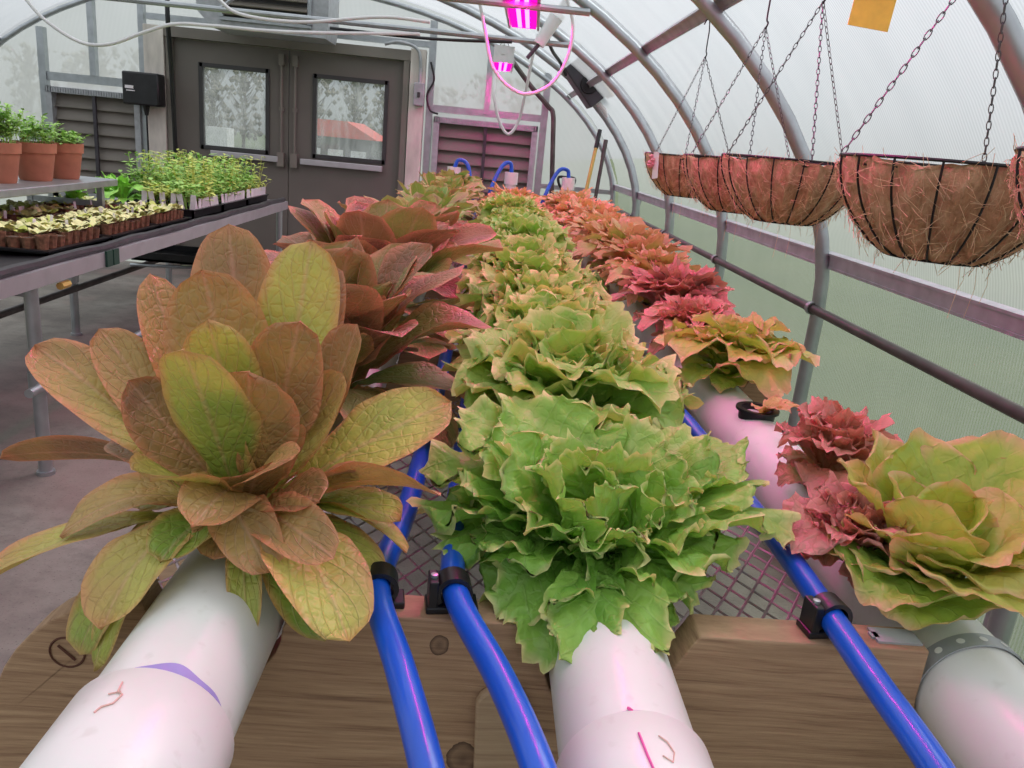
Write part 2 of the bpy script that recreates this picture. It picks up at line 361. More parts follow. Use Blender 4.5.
# ---------------------------------------------------------------- leaf generator
class Foliage:
    def __init__(s): s.V = []; s.Fc = []; s.UV = []; s.D = []; s.n = 0
    def leaf(s, P0, P1, az, width, arch=.15, cup=.3, kind='romaine', ruf=0., rf=5, ser=0., sf=14, tone=.3, twist=0, nu=18, nv=10, roll=0., curl=0., rng=rnd, tipcurl=0.):
        P0 = np.array(P0, float); P1 = np.array(P1, float)
        ch = P1-P0; L = np.linalg.norm(ch); T = ch/L
        a = np.array([math.cos(az), math.sin(az), 0]); S = np.array([-a[1], a[0], 0])
        S = S-S.dot(T)*T
        if np.linalg.norm(S) < .05: S = np.cross(T, [0, 0, 1])
        S /= np.linalg.norm(S); Nn = np.cross(T, S)
        if twist:
            c_, s_ = math.cos(twist), math.sin(twist); S, Nn = S*c_+Nn*s_, Nn*c_-S*s_
        u = np.linspace(0, 1, nu+1)[:, None]; v = np.linspace(-1, 1, nv+1)[None, :]
        u = u+0*v; v = v+0*u
        if kind == 'romaine':
            sm = np.clip((u-.05)/.58, 0, 1); sm = sm*sm*(3-2*sm)
            w = (.15+.85*sm)*np.sqrt(np.clip(1-np.clip((u-.64)/.36, 0, 1)**2.6, 0, 1))
            yy = u-.0*v
            ec = np.maximum(np.abs(v), np.clip((u-.45)/.55, 0, 1)**2.5)
        else:
            sm = np.clip(u/.62, 0, 1); sm = sm*sm*(3-2*sm)
            w = (.20+.80*sm)*(1-.30*np.clip((u-.7)/.3, 0, 1)**2)
            yy = u*(1-.26*np.abs(v)**2.2*np.clip(u, 0, 1)**2)
            ec = np.maximum(np.abs(v)*np.clip(.35+u, 0, 1), u**2.5)
        ec = np.clip(ec, 0, 1)
        x = v*w*width*.5; y = yy*L
        th = np.arctan2(x, y-.28*L)
        p1, p2, p3, p4 = [rng.uniform(0, 6.28) for _ in range(4)]
        if ser:
            q = (th*sf/3.0+p1)+.6*np.sin(th*5+p2)
            jag = (np.abs((q/1.0) % 2-1)*2-1)+.5*(np.abs((q*2.3+p3) % 2-1)*2-1)
            lob = np.sin(th*4.0+p4)*.6
            k = 1+ser*(jag*.55+lob*.9)*ec**5
            x = x*k; y = .28*L+(y-.28*L)*k
        z = cup*(np.abs(x)**1.7)/(width*.5)**.7*.5
        if ruf:
            r = np.sin(rf*th+p1)+.55*np.sin(rf*2.1*th+p2)+.3*np.sin(rf*4.3*th+p3)
            z = z+ruf*width*ec**2.2*r
            x = x+ruf*width*.35*ec**3*np.sin(rf*1.7*th+p4)
            y = y+ruf*width*.35*ec**3*np.cos(rf*1.4*th+p2)
        # mild undulation for all
        if kind != 'romaine': z = z+.022*width*np.sin(u*19+p1+2*np.sin(v*4+p2))*np.sin(v*9+p3+2*np.sin(u*6))*np.clip(u*3, 0, 1)
        z = z+.035*width*np.sin(v*3+p2)*np.sin(u*7+p3)*ec
        # blister between side veins
        z = z+.012*width*np.abs(np.sin((u*7-np.abs(v)*3*.9+p4)*PI))*(1-ec**4)*1.2
        if roll:   # edges roll towards +N (inward) strongly
            ang = roll*(x/(width*.5)); rad = width*.5/max(abs(roll), 1e-3)
            z = z+rad*(1-np.cos(ang))*np.sign(roll); x = rad*np.sin(ang)*np.sign(roll) if roll > 0 else -rad*np.sin(ang)
        tt = np.clip(y/L, -.05, 1.2)
        # centre line: quadratic bezier in (T,N) plane + tip curl
        bend = 4*arch*tt*(1-tt)*L
        slope = 4*arch*(1-2*tt)
        if tipcurl:
            q = np.clip((tt-.55)/.45, 0, 2); bend = bend-tipcurl*L*q**2*.35; slope = slope-tipcurl*q*.7/.45
        nl = np.sqrt(1+slope**2)
        # local frame: tangent (T + slope N)/nl, normal (N - slope T)/nl
        cx = tt*L-z*slope/nl; cn = bend+z/nl
        P = P0+cx[..., None]*T+cn[..., None]*Nn+x[..., None]*S
        o = s.n; nn = (nu+1)*(nv+1)
        s.V.append(P.reshape(-1, 3))
        s.UV.append(np.stack([u, v*.5+.5], -1).reshape(-1, 2))
        rv = rng.random(); tn = np.clip(tone+(np.clip(u, 0, 1)-.5)*.25, 0, 1)
        s.D.append(np.stack([ec, 0*ec+rv, tn, u], -1).reshape(-1, 4))
        i = np.arange(nu)[:, None]*(nv+1)+np.arange(nv)[None, :]+o
        s.Fc.append(np.stack([i, i+1, i+nv+2, i+nv+1], -1).reshape(-1, 4)); s.n += nn
    def build(s, name, mat, parent=None):
        V = np.concatenate(s.V).astype(np.float32); Fc = np.concatenate(s.Fc).astype(np.int32)
        me = bpy.data.meshes.new(name)
        me.vertices.add(len(V)); me.vertices.foreach_set('co', V.ravel())
        me.loops.add(Fc.size); me.loops.foreach_set('vertex_index', Fc.ravel())
        me.polygons.add(len(Fc)); me.polygons.foreach_set('loop_start', np.arange(0, Fc.size, 4, dtype=np.int32))
        me.update(calc_edges=True)
        uv = me.uv_layers.new(name='UVMap'); U = np.concatenate(s.UV).astype(np.float32)[Fc.ravel()]; uv.data.foreach_set('uv', U.ravel())
        at_ = me.color_attributes.new('leafdat', 'FLOAT_COLOR', 'POINT'); at_.data.foreach_set('color', np.concatenate(s.D).astype(np.float32).ravel())
        me.shade_smooth(); me.materials.append(mat)
        o = bpy.data.objects.new(name, me); COL.objects.link(o)
        if parent: o.parent = parent
        return o

def pot_cup(parent, z=0, r=.026):
    b = MB(); b.lathe([(r*.9, -.03), (r, -.0), (r, .006), (r+.005, .006), (r+.005, .010), (r-.003, .010), (r-.004, -.028)], 20)
    return b.build('net_cup', M['black_plastic'], parent)

def rosette(kind, seed, n, Rr, Hh, tone, parent, mat, name='foliage', wide=1.0, nu=14, nv=8, ruf=.1, ser=.06, spread=1.0, tonev=.15):
    """generic head: leaves from inner erect to outer spreading"""
    rg = random.Random(seed); f = Foliage()
    for i in range(n):
        q = (i+.5)/n                     # 0 inner .. 1 outer
        az = i*2.39996+rg.uniform(-.25, .25)
        el = R(86-(66 if kind == 'romaine' else 76)*q**(1.15 if kind != 'romaine' else .95)*spread+rg.uniform(-7, 7))
        L = (.55+.45*q**.6)*Rr*rg.uniform(.88, 1.12)
        ca, sa = math.cos(az), math.sin(az)
        P0 = (ca*.012, sa*.012, .004+.012*(1-q))
        hz = Hh/Rr
        P1 = (ca*L*math.cos(el), sa*L*math.cos(el), max(.02, L*math.sin(el)*hz+.02))
        tn = min(1, max(0, tone+rg.uniform(-tonev, tonev)))
        if kind == 'romaine':
            f.leaf(P0, P1, az, L*.38*wide, arch=(.10*q-.03), cup=.5, kind='romaine', ruf=.02+ruf*.2, rf=6, tone=tn, twist=rg.uniform(-.35, .35), nu=nu, nv=nv, tipcurl=rg.uniform(-.1, .5)*q, rng=rg)
        else:
            f.leaf(P0, P1, az, L*.95*wide, arch=.03+.2*q, cup=.9-.5*q, kind='fan', ruf=ruf, rf=rg.uniform(6, 9), ser=ser, sf=30, tone=tn, twist=rg.uniform(-.3, .3), nu=nu, nv=nv, tipcurl=rg.uniform(0, .7)*q, rng=rg)
    if kind == 'romaine':
        for i in range(10):
            az = i*2*PI/10+rg.uniform(-.3, .3); L = Rr*rg.uniform(.7, .95); ca, sa = math.cos(az), math.sin(az)
            f.leaf((ca*.01, sa*.01, .004), (ca*L, sa*L, rg.uniform(-.02, .05)), az, L*.36*wide, arch=.16, cup=.4, kind='romaine', ruf=.03, rf=6, tone=min(1, max(0, tone+rg.uniform(-.4, .2))), twist=rg.uniform(-.4, .4), nu=nu, nv=nv, rng=rg)
    else:
        for i in range(9):
            az = i*2*PI/9+rg.uniform(-.3, .3); L = Rr*rg.uniform(.55, .85); ca, sa = math.cos(az), math.sin(az)
            f.leaf((ca*.01, sa*.01, .004), (ca*L, sa*L, rg.uniform(-.015, .03)), az, L*.9*wide, arch=.2, cup=.3, kind='fan', ruf=ruf, rf=rg.uniform(6, 9), ser=ser, sf=30, tone=max(0, tone-.2), twist=rg.uniform(-.3, .3), nu=nu, nv=nv, rng=rg)
    return f.build(name, mat, parent)

# ================================================================ SETTING
CX = -1.82; HW = 3.03; ZB = .9; HB = 1.65
def hoop_pts(off=0, y=0, n=40):
    pts = [(CX-HW+off, y, -.02), (CX-HW+off, y, ZB*.5)]
    for i in range(n+1):
        a = PI-PI*i/n; pts.append((CX+(HW-off)*math.cos(a), y, ZB+(HB-off)*math.sin(a)))
    pts += [(CX+HW-off, y, ZB*.5), (CX+HW-off, y, -.02)]
    return pts
def hoop_x(z, off=0):   # right side x at height z
    if z < ZB: return CX+HW-off
    return CX+(HW-off)*math.sqrt(max(0, 1-((z-ZB)/(HB-off))**2))
Y0, Y1 = -3.45, 7.53
# floor, outside lawn
b = MB(); b.box((CX-HW, Y0, -.06), (CX+HW, Y1, 0)); struct(b.build('floor', M['floor'], smooth=False))
b = MB(); b.box((-90, -60, -.20), (90, 110, -.07)); struct(b.build('ground', M['lawn'], smooth=False))
# skins
def skin(name, side):
    b = MB(); pts = [p for p in hoop_pts(-.035)]
    xe = lambda sg: CX+sg*(HW+.035)*math.sqrt(1-((1.09-ZB)/(HB+.035))**2)
    pts = pts[:3]+[p for p in pts[3:-3]]+pts[-3:]
    k = next(i for i, p in enumerate(pts) if p[2] > 1.09); pts.insert(k, (xe(-1), 0, 1.09))
    k = max(i for i, p in enumerate(pts) if p[2] > 1.09); pts.insert(k+1, (xe(1), 0, 1.09))
    half = len(pts)//2
    seg = pts[:half+1] if side < 0 else pts[half:]
    vs = []; ys = [Y0+(Y1-Y0)*i/9 for i in range(10)]
    for y in ys: vs += [(p[0], y, p[2]) for p in seg]
    n = len(seg); fs = [(j*n+i, j*n+i+1, (j+1)*n+i+1, (j+1)*n+i) for j in range(9) for i in range(n-1)]
    b.add(vs, fs)
    b.mi = [1 if max(b.v[i][2] for i in f_) < 1.12 else 0 for f_ in b.f]
    return struct(b.build(name, [M['poly'], M['poly_low']]))
skin('wall_right', 1); skin('wall_left', -1)
# end walls (polygon of the hoop cross-section, doors and louvres cut as strips)
def zt(x, off=-.03): 
    q = 1-((x-CX)/(HW-off))**2
    return ZB+(HB-off)*math.sqrt(max(0, q)) if q > 0 else ZB
def endwall(name, y, holes):
    b = MB(); xs = sorted(set([CX-HW, CX+HW]+[h[0] for h in holes]+[h[1] for h in holes]+[CX-HW+2*HW*i/40 for i in range(41)]))
    for x0, x1 in zip(xs[:-1], xs[1:]):
        xm = (x0+x1)/2; segs = [(-.02, None)]
        hs = sorted([h for h in holes if h[0] <= xm <= h[1]], key=lambda h: h[2]); z = -.02
        for h in hs:
            if h[2] > z: b.add([(x0, y, z), (x1, y, z), (x1, y, h[2]), (x0, y, h[2])], [(0, 1, 2, 3)])
            z = h[3]
        b.add([(x0, y, z), (x1, y, z), (x1, y, zt(x1)), (x0, y, zt(x0))], [(0, 1, 2, 3)])
    return struct(b.build(name, M['poly_end'], smooth=False))
YE = 7.56
DX0, DX1, DZ = -2.87, -.76, 2.05
LV = [(-3.93, -3.12, .55, 1.50), (-.52, .42, .55, 1.56)]
endwall('wall_end', YE, [(DX0, DX1, -.02, DZ)]+[l for l in LV])
endwall('wall_front', Y0, [])
# hoops
hy = [-3.43, -2.21, -.99, .23, 1.45, 2.67, 3.89, 5.09, 6.31, 7.50]
ti = 1
def trim(b, mat, label=None, **k):
    global ti
    o = b.build('trim_%d' % ti, mat, **k); ti += 1; struct(o, label); return o
for y in hy:
    b = MB(); b.tube(hoop_pts(.022, y), .024, 10)
    trim(b, M['galv'], 'galvanised steel hoop carrying the polycarbonate roof')
for y in hy[1:-1]:
    b = MB()
    pts = hoop_pts(-.006, y+.06)
    b.tube(pts, .021, 4); trim(b, M['galv_dull'], 'flat metal joint strip over the polycarbonate seam')
# purlins
def purlin(x, z, label, ang, mat='galv_dull', w=.03, h=.024):
    b = MB(); R_ = Matrix.Rotation(ang, 3, 'Y')
    b.box((-w/2, Y0, -h/2), (w/2, Y1, h/2), R_, (x, 0, z)); b.box((-w/2-.008, Y0, -h/2-.004), (-w/2, Y1, h/2+.006), R_, (x, 0, z)); b.box((w/2, Y0, -h/2-.004), (w/2+.008, Y1, h/2+.006), R_, (x, 0, z))
    return trim(b, M[mat], label, smooth=False)
purlin(.69, 1.855, 'long metal purlin along the upper right roof', R(42))
purlin(CX*2-.69, 1.855, 'long metal purlin along the upper left roof', R(-42))
purlin(CX, 2.545, 'ridge purlin', 0)
purlin(hoop_x(1.09)+.005, 1.09, 'metal purlin along the right wall', R(84), w=.036)
purlin(2*CX-hoop_x(1.09)-.005, 1.09, 'metal purlin along the left wall', R(-84), w=.036)
b = MB(); b.tube([(1.165, Y0+.1, .92), (1.165, Y1-.1, .92)], .016, 10)
for y in hy[:-1]:
    b.tube([(1.165, y-.015, .92), (1.165, y+.015, .92)], .021, 10)
p = b.build('vent_pipe', M['black_pipe']); tag(p, 'dark brown steel pipe running low along the right greenhouse wall', 'pipe')
for y in hy[1:-1]:
    bb = MB(); bb.tube([(1.165, y-.010, .92), (1.165, y+.012, .92)], .0235, 12); bb.box((1.165, y-.01, .905), (1.20, y+.012, .935))
    bb.build('pipe_clamp', M['galv'], p)
# baseboards
for nm, x in (('baseboard_right', CX+HW-.005), ('baseboard_left', CX-HW-.035)):
    b = MB(); b.box((x, Y0, -.02), (x+.04, Y1, .16)); struct(b.build(nm, M['wood'], smooth=False))
# collar ties
for i, y in enumerate((3.89, 5.09)):
    zt_ = 1.97; x1 = .42 if i else .40; x0 = 2*CX-x1
    b = MB(); b.tube([(x0, y-.03, zt_), (x1, y-.03, zt_)], .016, 8)
    trim(b, M['galv'], 'horizontal steel tie tube across a hoop')
b = MB()
for y in (5.09,):
    for sx in (-1, 1):
        b = MB(); b.tube([(CX+sx*.2, y-.03, 1.98), (CX+sx*.75, y-.03, 2.45)], .011, 6); trim(b, M['galv'], 'thin diagonal truss tube')
# end wall frame posts / girts
def post(x0, x1, z0, z1, y0=None, y1=YE-.005, mat='galv', lab='galvanised end wall post'):
    if y0 is None: y0 = YE-.07 if z1-z0 > .2 else YE-.055
    b = MB(); b.box((x0, y0, z0), (x1, y1, z1)); return trim(b, M[mat], lab, smooth=False)
post(-3.99, -3.93, 0, 1.98); post(-3.55, -3.50, 1.62, 2.25); post(-3.12, -3.07, 0, 2.4); post(-.60, -.54, 0, 2.35); post(.44, .50, 0, 2.02); post(-.08, -.03, 1.62, 2.25)
post(-4.0, -3.05, 1.55, 1.62, lab='girt over the left louvre'); post(-.6, .5, 1.60, 1.66, lab='girt over the right louvre')
post(-3.05, -.60, 2.13, 2.18, lab='girt above the doors')
post(.50, 1.17, 1.02, 1.06, lab='girt on the right end wall')
post(-3.05, -2.88, 0, 2.08, YE-.14, YE-.02, 'cream', 'cream painted post left of the doors')
post(-.75, -.62, 0, 2.10, YE-.14, YE-.02, 'cream', 'cream painted post right of the doors')
# door frame + doors
b = MB(); b.box((DX0, YE-.12, 0), (DX0+.05, YE+.02, DZ)); b.box((DX1-.05, YE-.12, 0), (DX1, YE+.02, DZ)); b.box((DX0-.03, YE-.13, DZ-.05), (DX1+.03, YE+.02, DZ+.035))
trim(b, M['doorframe'], 'grey brown steel frame around the double doors', smooth=False)
def door(name, x0, x1, wx0, wx1, wz0, wz1, barx0, barx1, rodx, lab):
    y = YE-.06; e = empty(name, ((x0+x1)/2, y, 0)); struct(e, lab)
    def P(b, nm, mat, sm=False, bev=0):
        o = b.build(nm, M[mat], e, smooth=sm, bevel=bev); o.location = (-(x0+x1)/2, -y, 0); return o
    b = MB(); b.box((x0, y, .01), (wx0, y+.045, DZ-.055)); b.box((wx1, y, .01), (x1, y+.045, DZ-.055))
    b.box((wx0, y, .01), (wx1, y+.045, wz0)); b.box((wx0, y, wz1), (wx1, y+.045, DZ-.055)); P(b, 'door_panel', 'doorpaint')
    b = MB(); w = .035
    b.box((wx0-.01, y-.012, wz0-.01), (wx0+w-.01, y+.05, wz1+.01)); b.box((wx1-w+.01, y-.012, wz0-.01), (wx1+.01, y+.05, wz1+.01))
    b.box((wx0, y-.012, wz0-.01), (wx1, y+.05, wz0+w-.01)); b.box((wx0, y-.012, wz1-w+.01), (wx1, y+.05, wz1+.01)); wf = P(b, 'window_frame', 'trimdark')
    b = MB(); b.box((wx0, y+.018, wz0), (wx1, y+.024, wz1)); g_ = P(b, 'glass_pane', 'glass'); g_.parent = wf; g_.location = (0, 0, 0)
    b = MB(); b.box((barx0, y-.07, 1.035), (barx1, y-.03, 1.085)); P(b, 'panic_bar', 'alu', bev=.004)
    b = MB(); b.tube([(rodx, y-.03, 1.1), (rodx, y-.03, 1.93)], .011, 8); b.box((rodx-.022, y-.05, 1.86), (rodx+.022, y, 1.95)); b.box((rodx-.03, y-.065, 1.0), (rodx+.03, y, 1.12)); b.box((rodx-.02, y-.035, 1.48), (rodx+.02, y, 1.51)); P(b, 'vertical_latch_rod', 'doorframe')
    return e
door('door_1', DX0+.052, -1.823, -2.60, -2.0, 1.10, 1.81, -2.50, -1.90, -1.88, 'left leaf of the grey double door')
door('door_2', -1.817, DX1-.052, -1.60, -.95, 1.11, 1.81, -1.70, -.96, -1.76, 'right leaf of the grey double door')

# louvres
for (x0, x1, z0, z1), lab in zip(LV, ('grey louvred wall vent left of the double doors', 'pink lit louvred wall vent right of the double doors')):
    e = empty('louver_vent', ((x0+x1)/2, YE-.03, z0))
    tag(e, lab, 'vent', None)
    def P(b, nm, mat):
        o = b.build(nm, M[mat], e, smooth=False); o.location = (-(x0+x1)/2, -(YE-.03), -z0); return o
    b = MB(); w = .05
    b.box((x0, YE-.10, z0), (x0+w, YE+.03, z1)); b.box((x1-w, YE-.10, z0), (x1, YE+.03, z1)); b.box((x0, YE-.10, z0), (x1, YE+.03, z0+w)); b.box((x0, YE-.10, z1-w), (x1, YE+.03, z1))
    for k in range(int((x1-x0)/.022)): b.box((x0+.01+k*.022, YE-.108, z1-w+.004), (x0+.01+k*.022+.012, YE-.10, z1-.004))
    P(b, 'frame', 'galv_dull')
    b = MB(); xm = (x0+x1)/2; b.box((xm-.014, YE-.085, z0+w), (xm+.014, YE-.06, z1-w)); P(b, 'mullion', 'darkbox')
    ns = 8
    for k in range(ns):
        zz = z0+w+(z1-z0-2*w)*(k+.5)/ns
        b = MB(); b.box((x0+w, -.004, -.058), (x1-w, .004, .058), Matrix.Rotation(R(-20), 3, 'X'), (0, YE-.02, zz)); b.box((x0+w, YE-.058, zz-.062), (x1-w, YE-.046, zz-.052))
        P(b, 'louver_blade', 'doorframe')
    b = MB()
    b.box((x0+w, YE+.02, z0+w), (x1-w, YE+.028, z1-w)); P(b, 'back_mesh', 'darkbox')

# exhaust unit above doors
e = empty('exhaust_fan_housing', (-1.89, 6.9, 2.055)); tag(e, 'large grey metal fan housing with dark slats hung above the double doors', 'fan housing')
b = MB(); 
b.prism([(-.52, .12), (-.40, 0), (.50, 0), (.52, .10), (.52, .55), (-.52, .55)], 0, .45); o = b.build('housing', M['galv_dull'], e, smooth=False)
for k in range(5):
    b = MB(); b.box((-.30, -.05, -.004), (.36, .05, .004), Matrix.Rotation(R(35), 3, 'X'), (0, -.02, .13+k*.07)); b.build('slat', M['doorframe'], e, smooth=False)
b = MB(); b.box((-.33, -.03, .08), (-.30, .0, .50)); b.box((.36, -.03, .08), (.39, .0, .50)); b.box((-.33, -.03, .06), (.39, 0, .085)); b.build('grille_frame', M['galv'], e, smooth=False)
b = MB(); b.box((-.30, -.006, .08), (.36, -.001, .50)); b.build('dark_opening', M['trimdark'], e, smooth=False)
for x in (-.45, .45):
    b = MB(); b.tube([(x, .2, .54), (x, .2, .60)], .006, 6); b.build('hanger_rod', M['galv'], e)

# control box on the cream post + cords
e = empty('control_box', (-3.02, YE-.14, 1.41)); tag(e, 'black plastic control box mounted on the cream post left of the doors', 'control box')
b = MB(); b.box((-.16, -.16, 0), (.15, 0, .27)); b.build('case', M['black_plastic'], e, bevel=.015)
b = MB(); b.box((-.13, -.168, .13), (-.06, -.160, .155)); b.box((-.12, -.168, .11), (-.05, -.160, .118)); b.build('white_logo', M['labelw'], e, smooth=False)
b = MB(); b.tube([(0, -.06, 0), (0, -.06, -.08)], [.03, .015], 10); b.tube([(0, -.06, -.07), (0, -.05, -.5), (0, -.05, -1.38)], .008, 6); b.build('cable', M['black_plastic'], e)
def cord(name, pts, r, mat, lab, cat='cable', n=8, grp=None):
    b = MB(); b.tube(smooth_path(pts, 8), r, n); o = b.build(name, M[mat]); return tag(o, lab, cat, grp)
cord('white_cable', [at(20, -8, 5), at(45, 20, 5), at(80, 42, 5.02), at(110, 44, 5.0), at(145, 32, 5), at(175, 24, 5), at(215, 26, 5.0), at(290, 32, 5.0), at(420, 34, 5.05)], .010, 'whiteplastic', 'white cable sagging under the roof ties at upper left')
cord('white_cable', [at(215, -4, 4.6), at(240, 14, 4.6), at(300, 22, 4.6), at(380, 17, 4.6), at(430, 22, 4.6)], .009, 'whiteplastic', 'white cable looping in front of the fan housing')
cord('black_cable', [at(167, -6, 7.2), at(168, 25, 7.2), at(172, 80, 7.3), at(176, 160, 7.38)], .02, 'black_plastic', 'thick black hose dropping beside the left door jamb', 'hose')
cord('black_cable', [at(330, 28, 5.05), at(400, 36, 5.05), at(452, 40, 5.05), at(512, 42, 5.05)], .009, 'black_plastic', 'black cable strapped under the tie tube')
cord('conduit', [at(385, 44, 7.4), at(400, 42, 7.38), at(418, 50, 7.38), at(421, 72, 7.4)], .014, 'galv_dull', 'bent grey conduit over the top right door corner', 'conduit')
e = empty('junction_box', tuple(at(419, 95, 7.38))); tag(e, 'small grey electrical switch box on the cream post right of the doors', 'junction box')
b = MB(); b.box((-.045, -.04, -.09), (.045, .03, .10)); b.build('box', M['galv_dull'], e, bevel=.006)
b = MB(); b.box((-.012, -.052, -.02), (.012, -.04, .02)); b.build('switch', M['trimdark'], e, smooth=False)
b = MB(); b.tube([(0, 0, .09), (0, 0, .22)], .014, 8); b.build('conduit_stub', M['galv_dull'], e)
cord('black_cable', [at(431, 62, 7.45), at(434, 80, 7.45), at(427, 95, 7.45), at(430, 110, 7.45), at(438, 114, 7.45)], .009, 'black_plastic', 'black cable running beside the right end wall post')
cord('dark_conduit', [at(508, 55, 7.3), at(530, 85, 7.35), at(548, 106, 7.42), at(553, 114, 7.42), at(553, 140, 7.42), at(551, 215, 7.42)], .022, 'black_pipe', 'dark conduit slanting down to the right end wall', 'conduit')
# ---- grow lamps
def lamp(x, y, z, L, lab, rz=0, tilt=0):
    e = empty('grow_lamp', (x, y, z), rz); e.rotation_euler.x = tilt; tag(e, lab, 'grow lamp', 'magenta grow lamps over the lettuce bed')
    b = MB(); w = .085
    b.prism([(-w, 0), (-w, .03), (-w*.65, .10), (w*.65, .10), (w, .03), (w, 0), (w-.012, 0), (w-.012, .02), (-w+.012, .02), (-w+.012, 0)], -L/2, L/2)
    b.build('housing', M['grey_lampbody'], e, smooth=False)
    b = MB(); b.box((-.068, -L/2+.01, .006), (.068, L/2-.01, .014)); lp = b.build('led_panel', M['lamp_pink'], e, smooth=False)
    b = MB()
    for sx in (-.03, .012):
        k = -L/2+.03
        while k < L/2-.05: b.box((sx, k, .002), (sx+.02, k+.03, .006)); k += .045
        b.build('led_strip', M['lamp_white'], lp, smooth=False); b = MB()
    b = MB(); b.box((-w*.9, -L/2-.004, .0), (w*.9, -L/2, .12)); b.box((-.02, -L/2-.01, .06), (.01, -L/2-.004, .075)); b.build('end_plate', M['whiteplastic'], e, smooth=False)
    b = MB()
    zr = .52
    for yy in (-L*.35, L*.35):
        b = MB(); b.tube([(-.05, yy, .10), (0, yy, .20), (.05, yy, .10)], .003, 5); b.tube([(0, yy, .20), (0, yy, hgt(x)-z)], .003, 5)
        b.build('hanging_wire', M['wire'], e)
    return e
def hgt(x): return ZB+HB*math.sqrt(1-((x-CX)/HW)**2)-.03
lamp(.105, 4.15, 1.985, 1.15, 'lit magenta grow lamp, the nearer of the two hanging over the bed', R(-3))
lamp(.05, 6.75, 1.96, .75, 'lit magenta grow lamp, the farther one hanging near the end wall')
lamp(.14, 1.55, 1.99, 1.15, 'lit magenta grow lamp hanging above the front of the bed')
cord('lamp_cord', [at(478, -6, 4.3), at(485, 30, 4.3), at(492, 65, 4.3), at(508, 86, 4.3), at(528, 94, 4.3), at(552, 83, 4.3), at(568, 56, 4.3), at(573, 25, 4.3), at(566, -5, 4.3)], .0085, 'whiteplastic', 'pink lit white cord in a wide loop under the nearer lamp')
cord('lamp_cord', [at(495, 74, 6.3), at(494, 95, 6.2), at(499, 120, 6.2), at(508, 134, 6.2), at(518, 122, 6.2), at(525, 95, 6.1), at(533, 55, 6.0), at(540, 28, 6.0)], .011, 'whiteplastic', 'pink lit white cord hanging in a narrow loop below the farther lamp')
e = empty('power_plug', tuple(at(540, 30, 5.0))); tag(e, 'clear plastic timer plug on cords beside the nearer lamp', 'plug')
b = MB(); b.tube([(0, 0, -.08), (.10, 0, .10)], [.035, .045], 10); b.build('plug_body', M['whiteplastic'], e)
b = MB(); b.tube([(.10, 0, .10), (.16, 0, .22), (.15, 0, .4)], .02, 8); b.build('cord_end', M['darkbox'], e); b = MB(); b.tube([(0, 0, -.08), (-.06, 0, -.16)], .012, 8); b.build('cord_end', M['darkbox'], e)
# circulation fan box near the roof
c0 = at(583, 84, 6.3); e = empty('air_circulation_box', tuple(c0)); e.rotation_euler = (0, R(48), 0); tag(e, 'dark square air circulation box fixed under the far roof curve', 'fan box')
b = MB(); b.box((-.17, -.16, -.07), (.17, .1, .10)); b.build('case', M['darkbox'], e, smooth=False, bevel=.01)
b = MB(); b.box((-.24, -.18, .10), (.20, .10, .12)); b.build('wood_backboard', M['wood_light'], e, smooth=False)
b = MB(); b.lathe([(.0, -.18), (.06, -.18), (.065, -.16)], 14, (.03, 0, .01), axis='y'); b.build('fan_guard', M['wire'], e)
b = MB(); b.tube([(.16, -.1, 0), (.25, -.1, .01), (.30, -.1, .0)], [.02, .018, .01], 8); b.build('plug', M['whiteplastic'], e)
cord('black_cable', [at(545, 30, 5.6), at(552, 50, 5.8), at(560, 62, 6.0), at(566, 75, 6.1)], .012, 'black_plastic', 'black cable running down to the air circulation box')
# yellow sticky card
c0 = at(872, 12, 1.5)
e = MB(); Rm = Matrix.Rotation(R(4), 3, 'Y'); e.box((-.037, -.001, -.027), (.037, .001, .06), Rm, tuple(c0)); o = e.build('sticky_trap', M['yellow'], smooth=False); tag(o, 'yellow sticky insect card hanging under the roof', 'insect trap')
b = MB(); b.tube([tuple(c0+np.array([0, 0, .06])), (c0[0]+.0, c0[1], min(1.75, hgt(c0[0])))], .0015, 4); b.build('string', M['wire'], o).location = (0, 0, 0)

# tools at the end wall
def tool(px0, py0, px1, py1, y0, y1, mat, lab, nm, grip=None):
    a = at(px0, py0, y0); c = at(px1, py1, y1); d = (c-a); k = (c[2]-0.0)/(a[2]-c[2]) if a[2] > c[2] else 0
    foot = a+d*((a[2]-.01)/(a[2]-c[2]))
    e = empty(nm, tuple(foot)); tag(e, lab, 'garden tool')
    rel = a-foot
    b = MB(); b.tube([(0, 0, 0), tuple(rel*.9)], .017, 8); b.build('handle', M[mat], e)
    b = MB(); b.tube([tuple(rel*.9), tuple(rel)], .02, 8); b.build('grip', M['black_plastic' if grip else mat], e)
    b = MB(); b.box((-.14, -.02, -.0), (.14, .02, .05)); b.build('tool_head', M['black_pipe'], e, smooth=False)
    return e
tool(600, 130, 584, 200, 7.2, 7.0, 'yellowh', 'long tool with a yellow handle and black grip leaning at the end wall', 'broom', True)
tool(606, 140, 594, 205, 7.15, 7.05, 'black_pipe', 'long tool with a dark wooden handle beside the yellow one', 'hoe')
c0 = at(566, 185, 7.1); e = empty('digging_fork', (c0[0], 7.1, 0)); tag(e, 'garden fork with a black D shaped grip at the end wall', 'garden tool')
zz = c0[2]
b = MB(); b.tube([(0, 0, .35), (0, 0, zz-.06)], .018, 8); b.build('handle', M['wood'], e)
b = MB(); b.tube(smooth_path([(0, 0, zz-.08), (-.06, 0, zz), (-.07, 0, zz+.06), (0, 0, zz+.065), (.07, 0, zz+.06), (.06, 0, zz), (0, 0, zz-.08)], 5), .012, 8); b.build('d_grip', M['black_plastic'], e)
b = MB()
for x in (-.08, -.027, .027, .08): b.tube([(x, 0, .0), (x, 0, .28), (x*.6, 0, .35)], .006, 6)
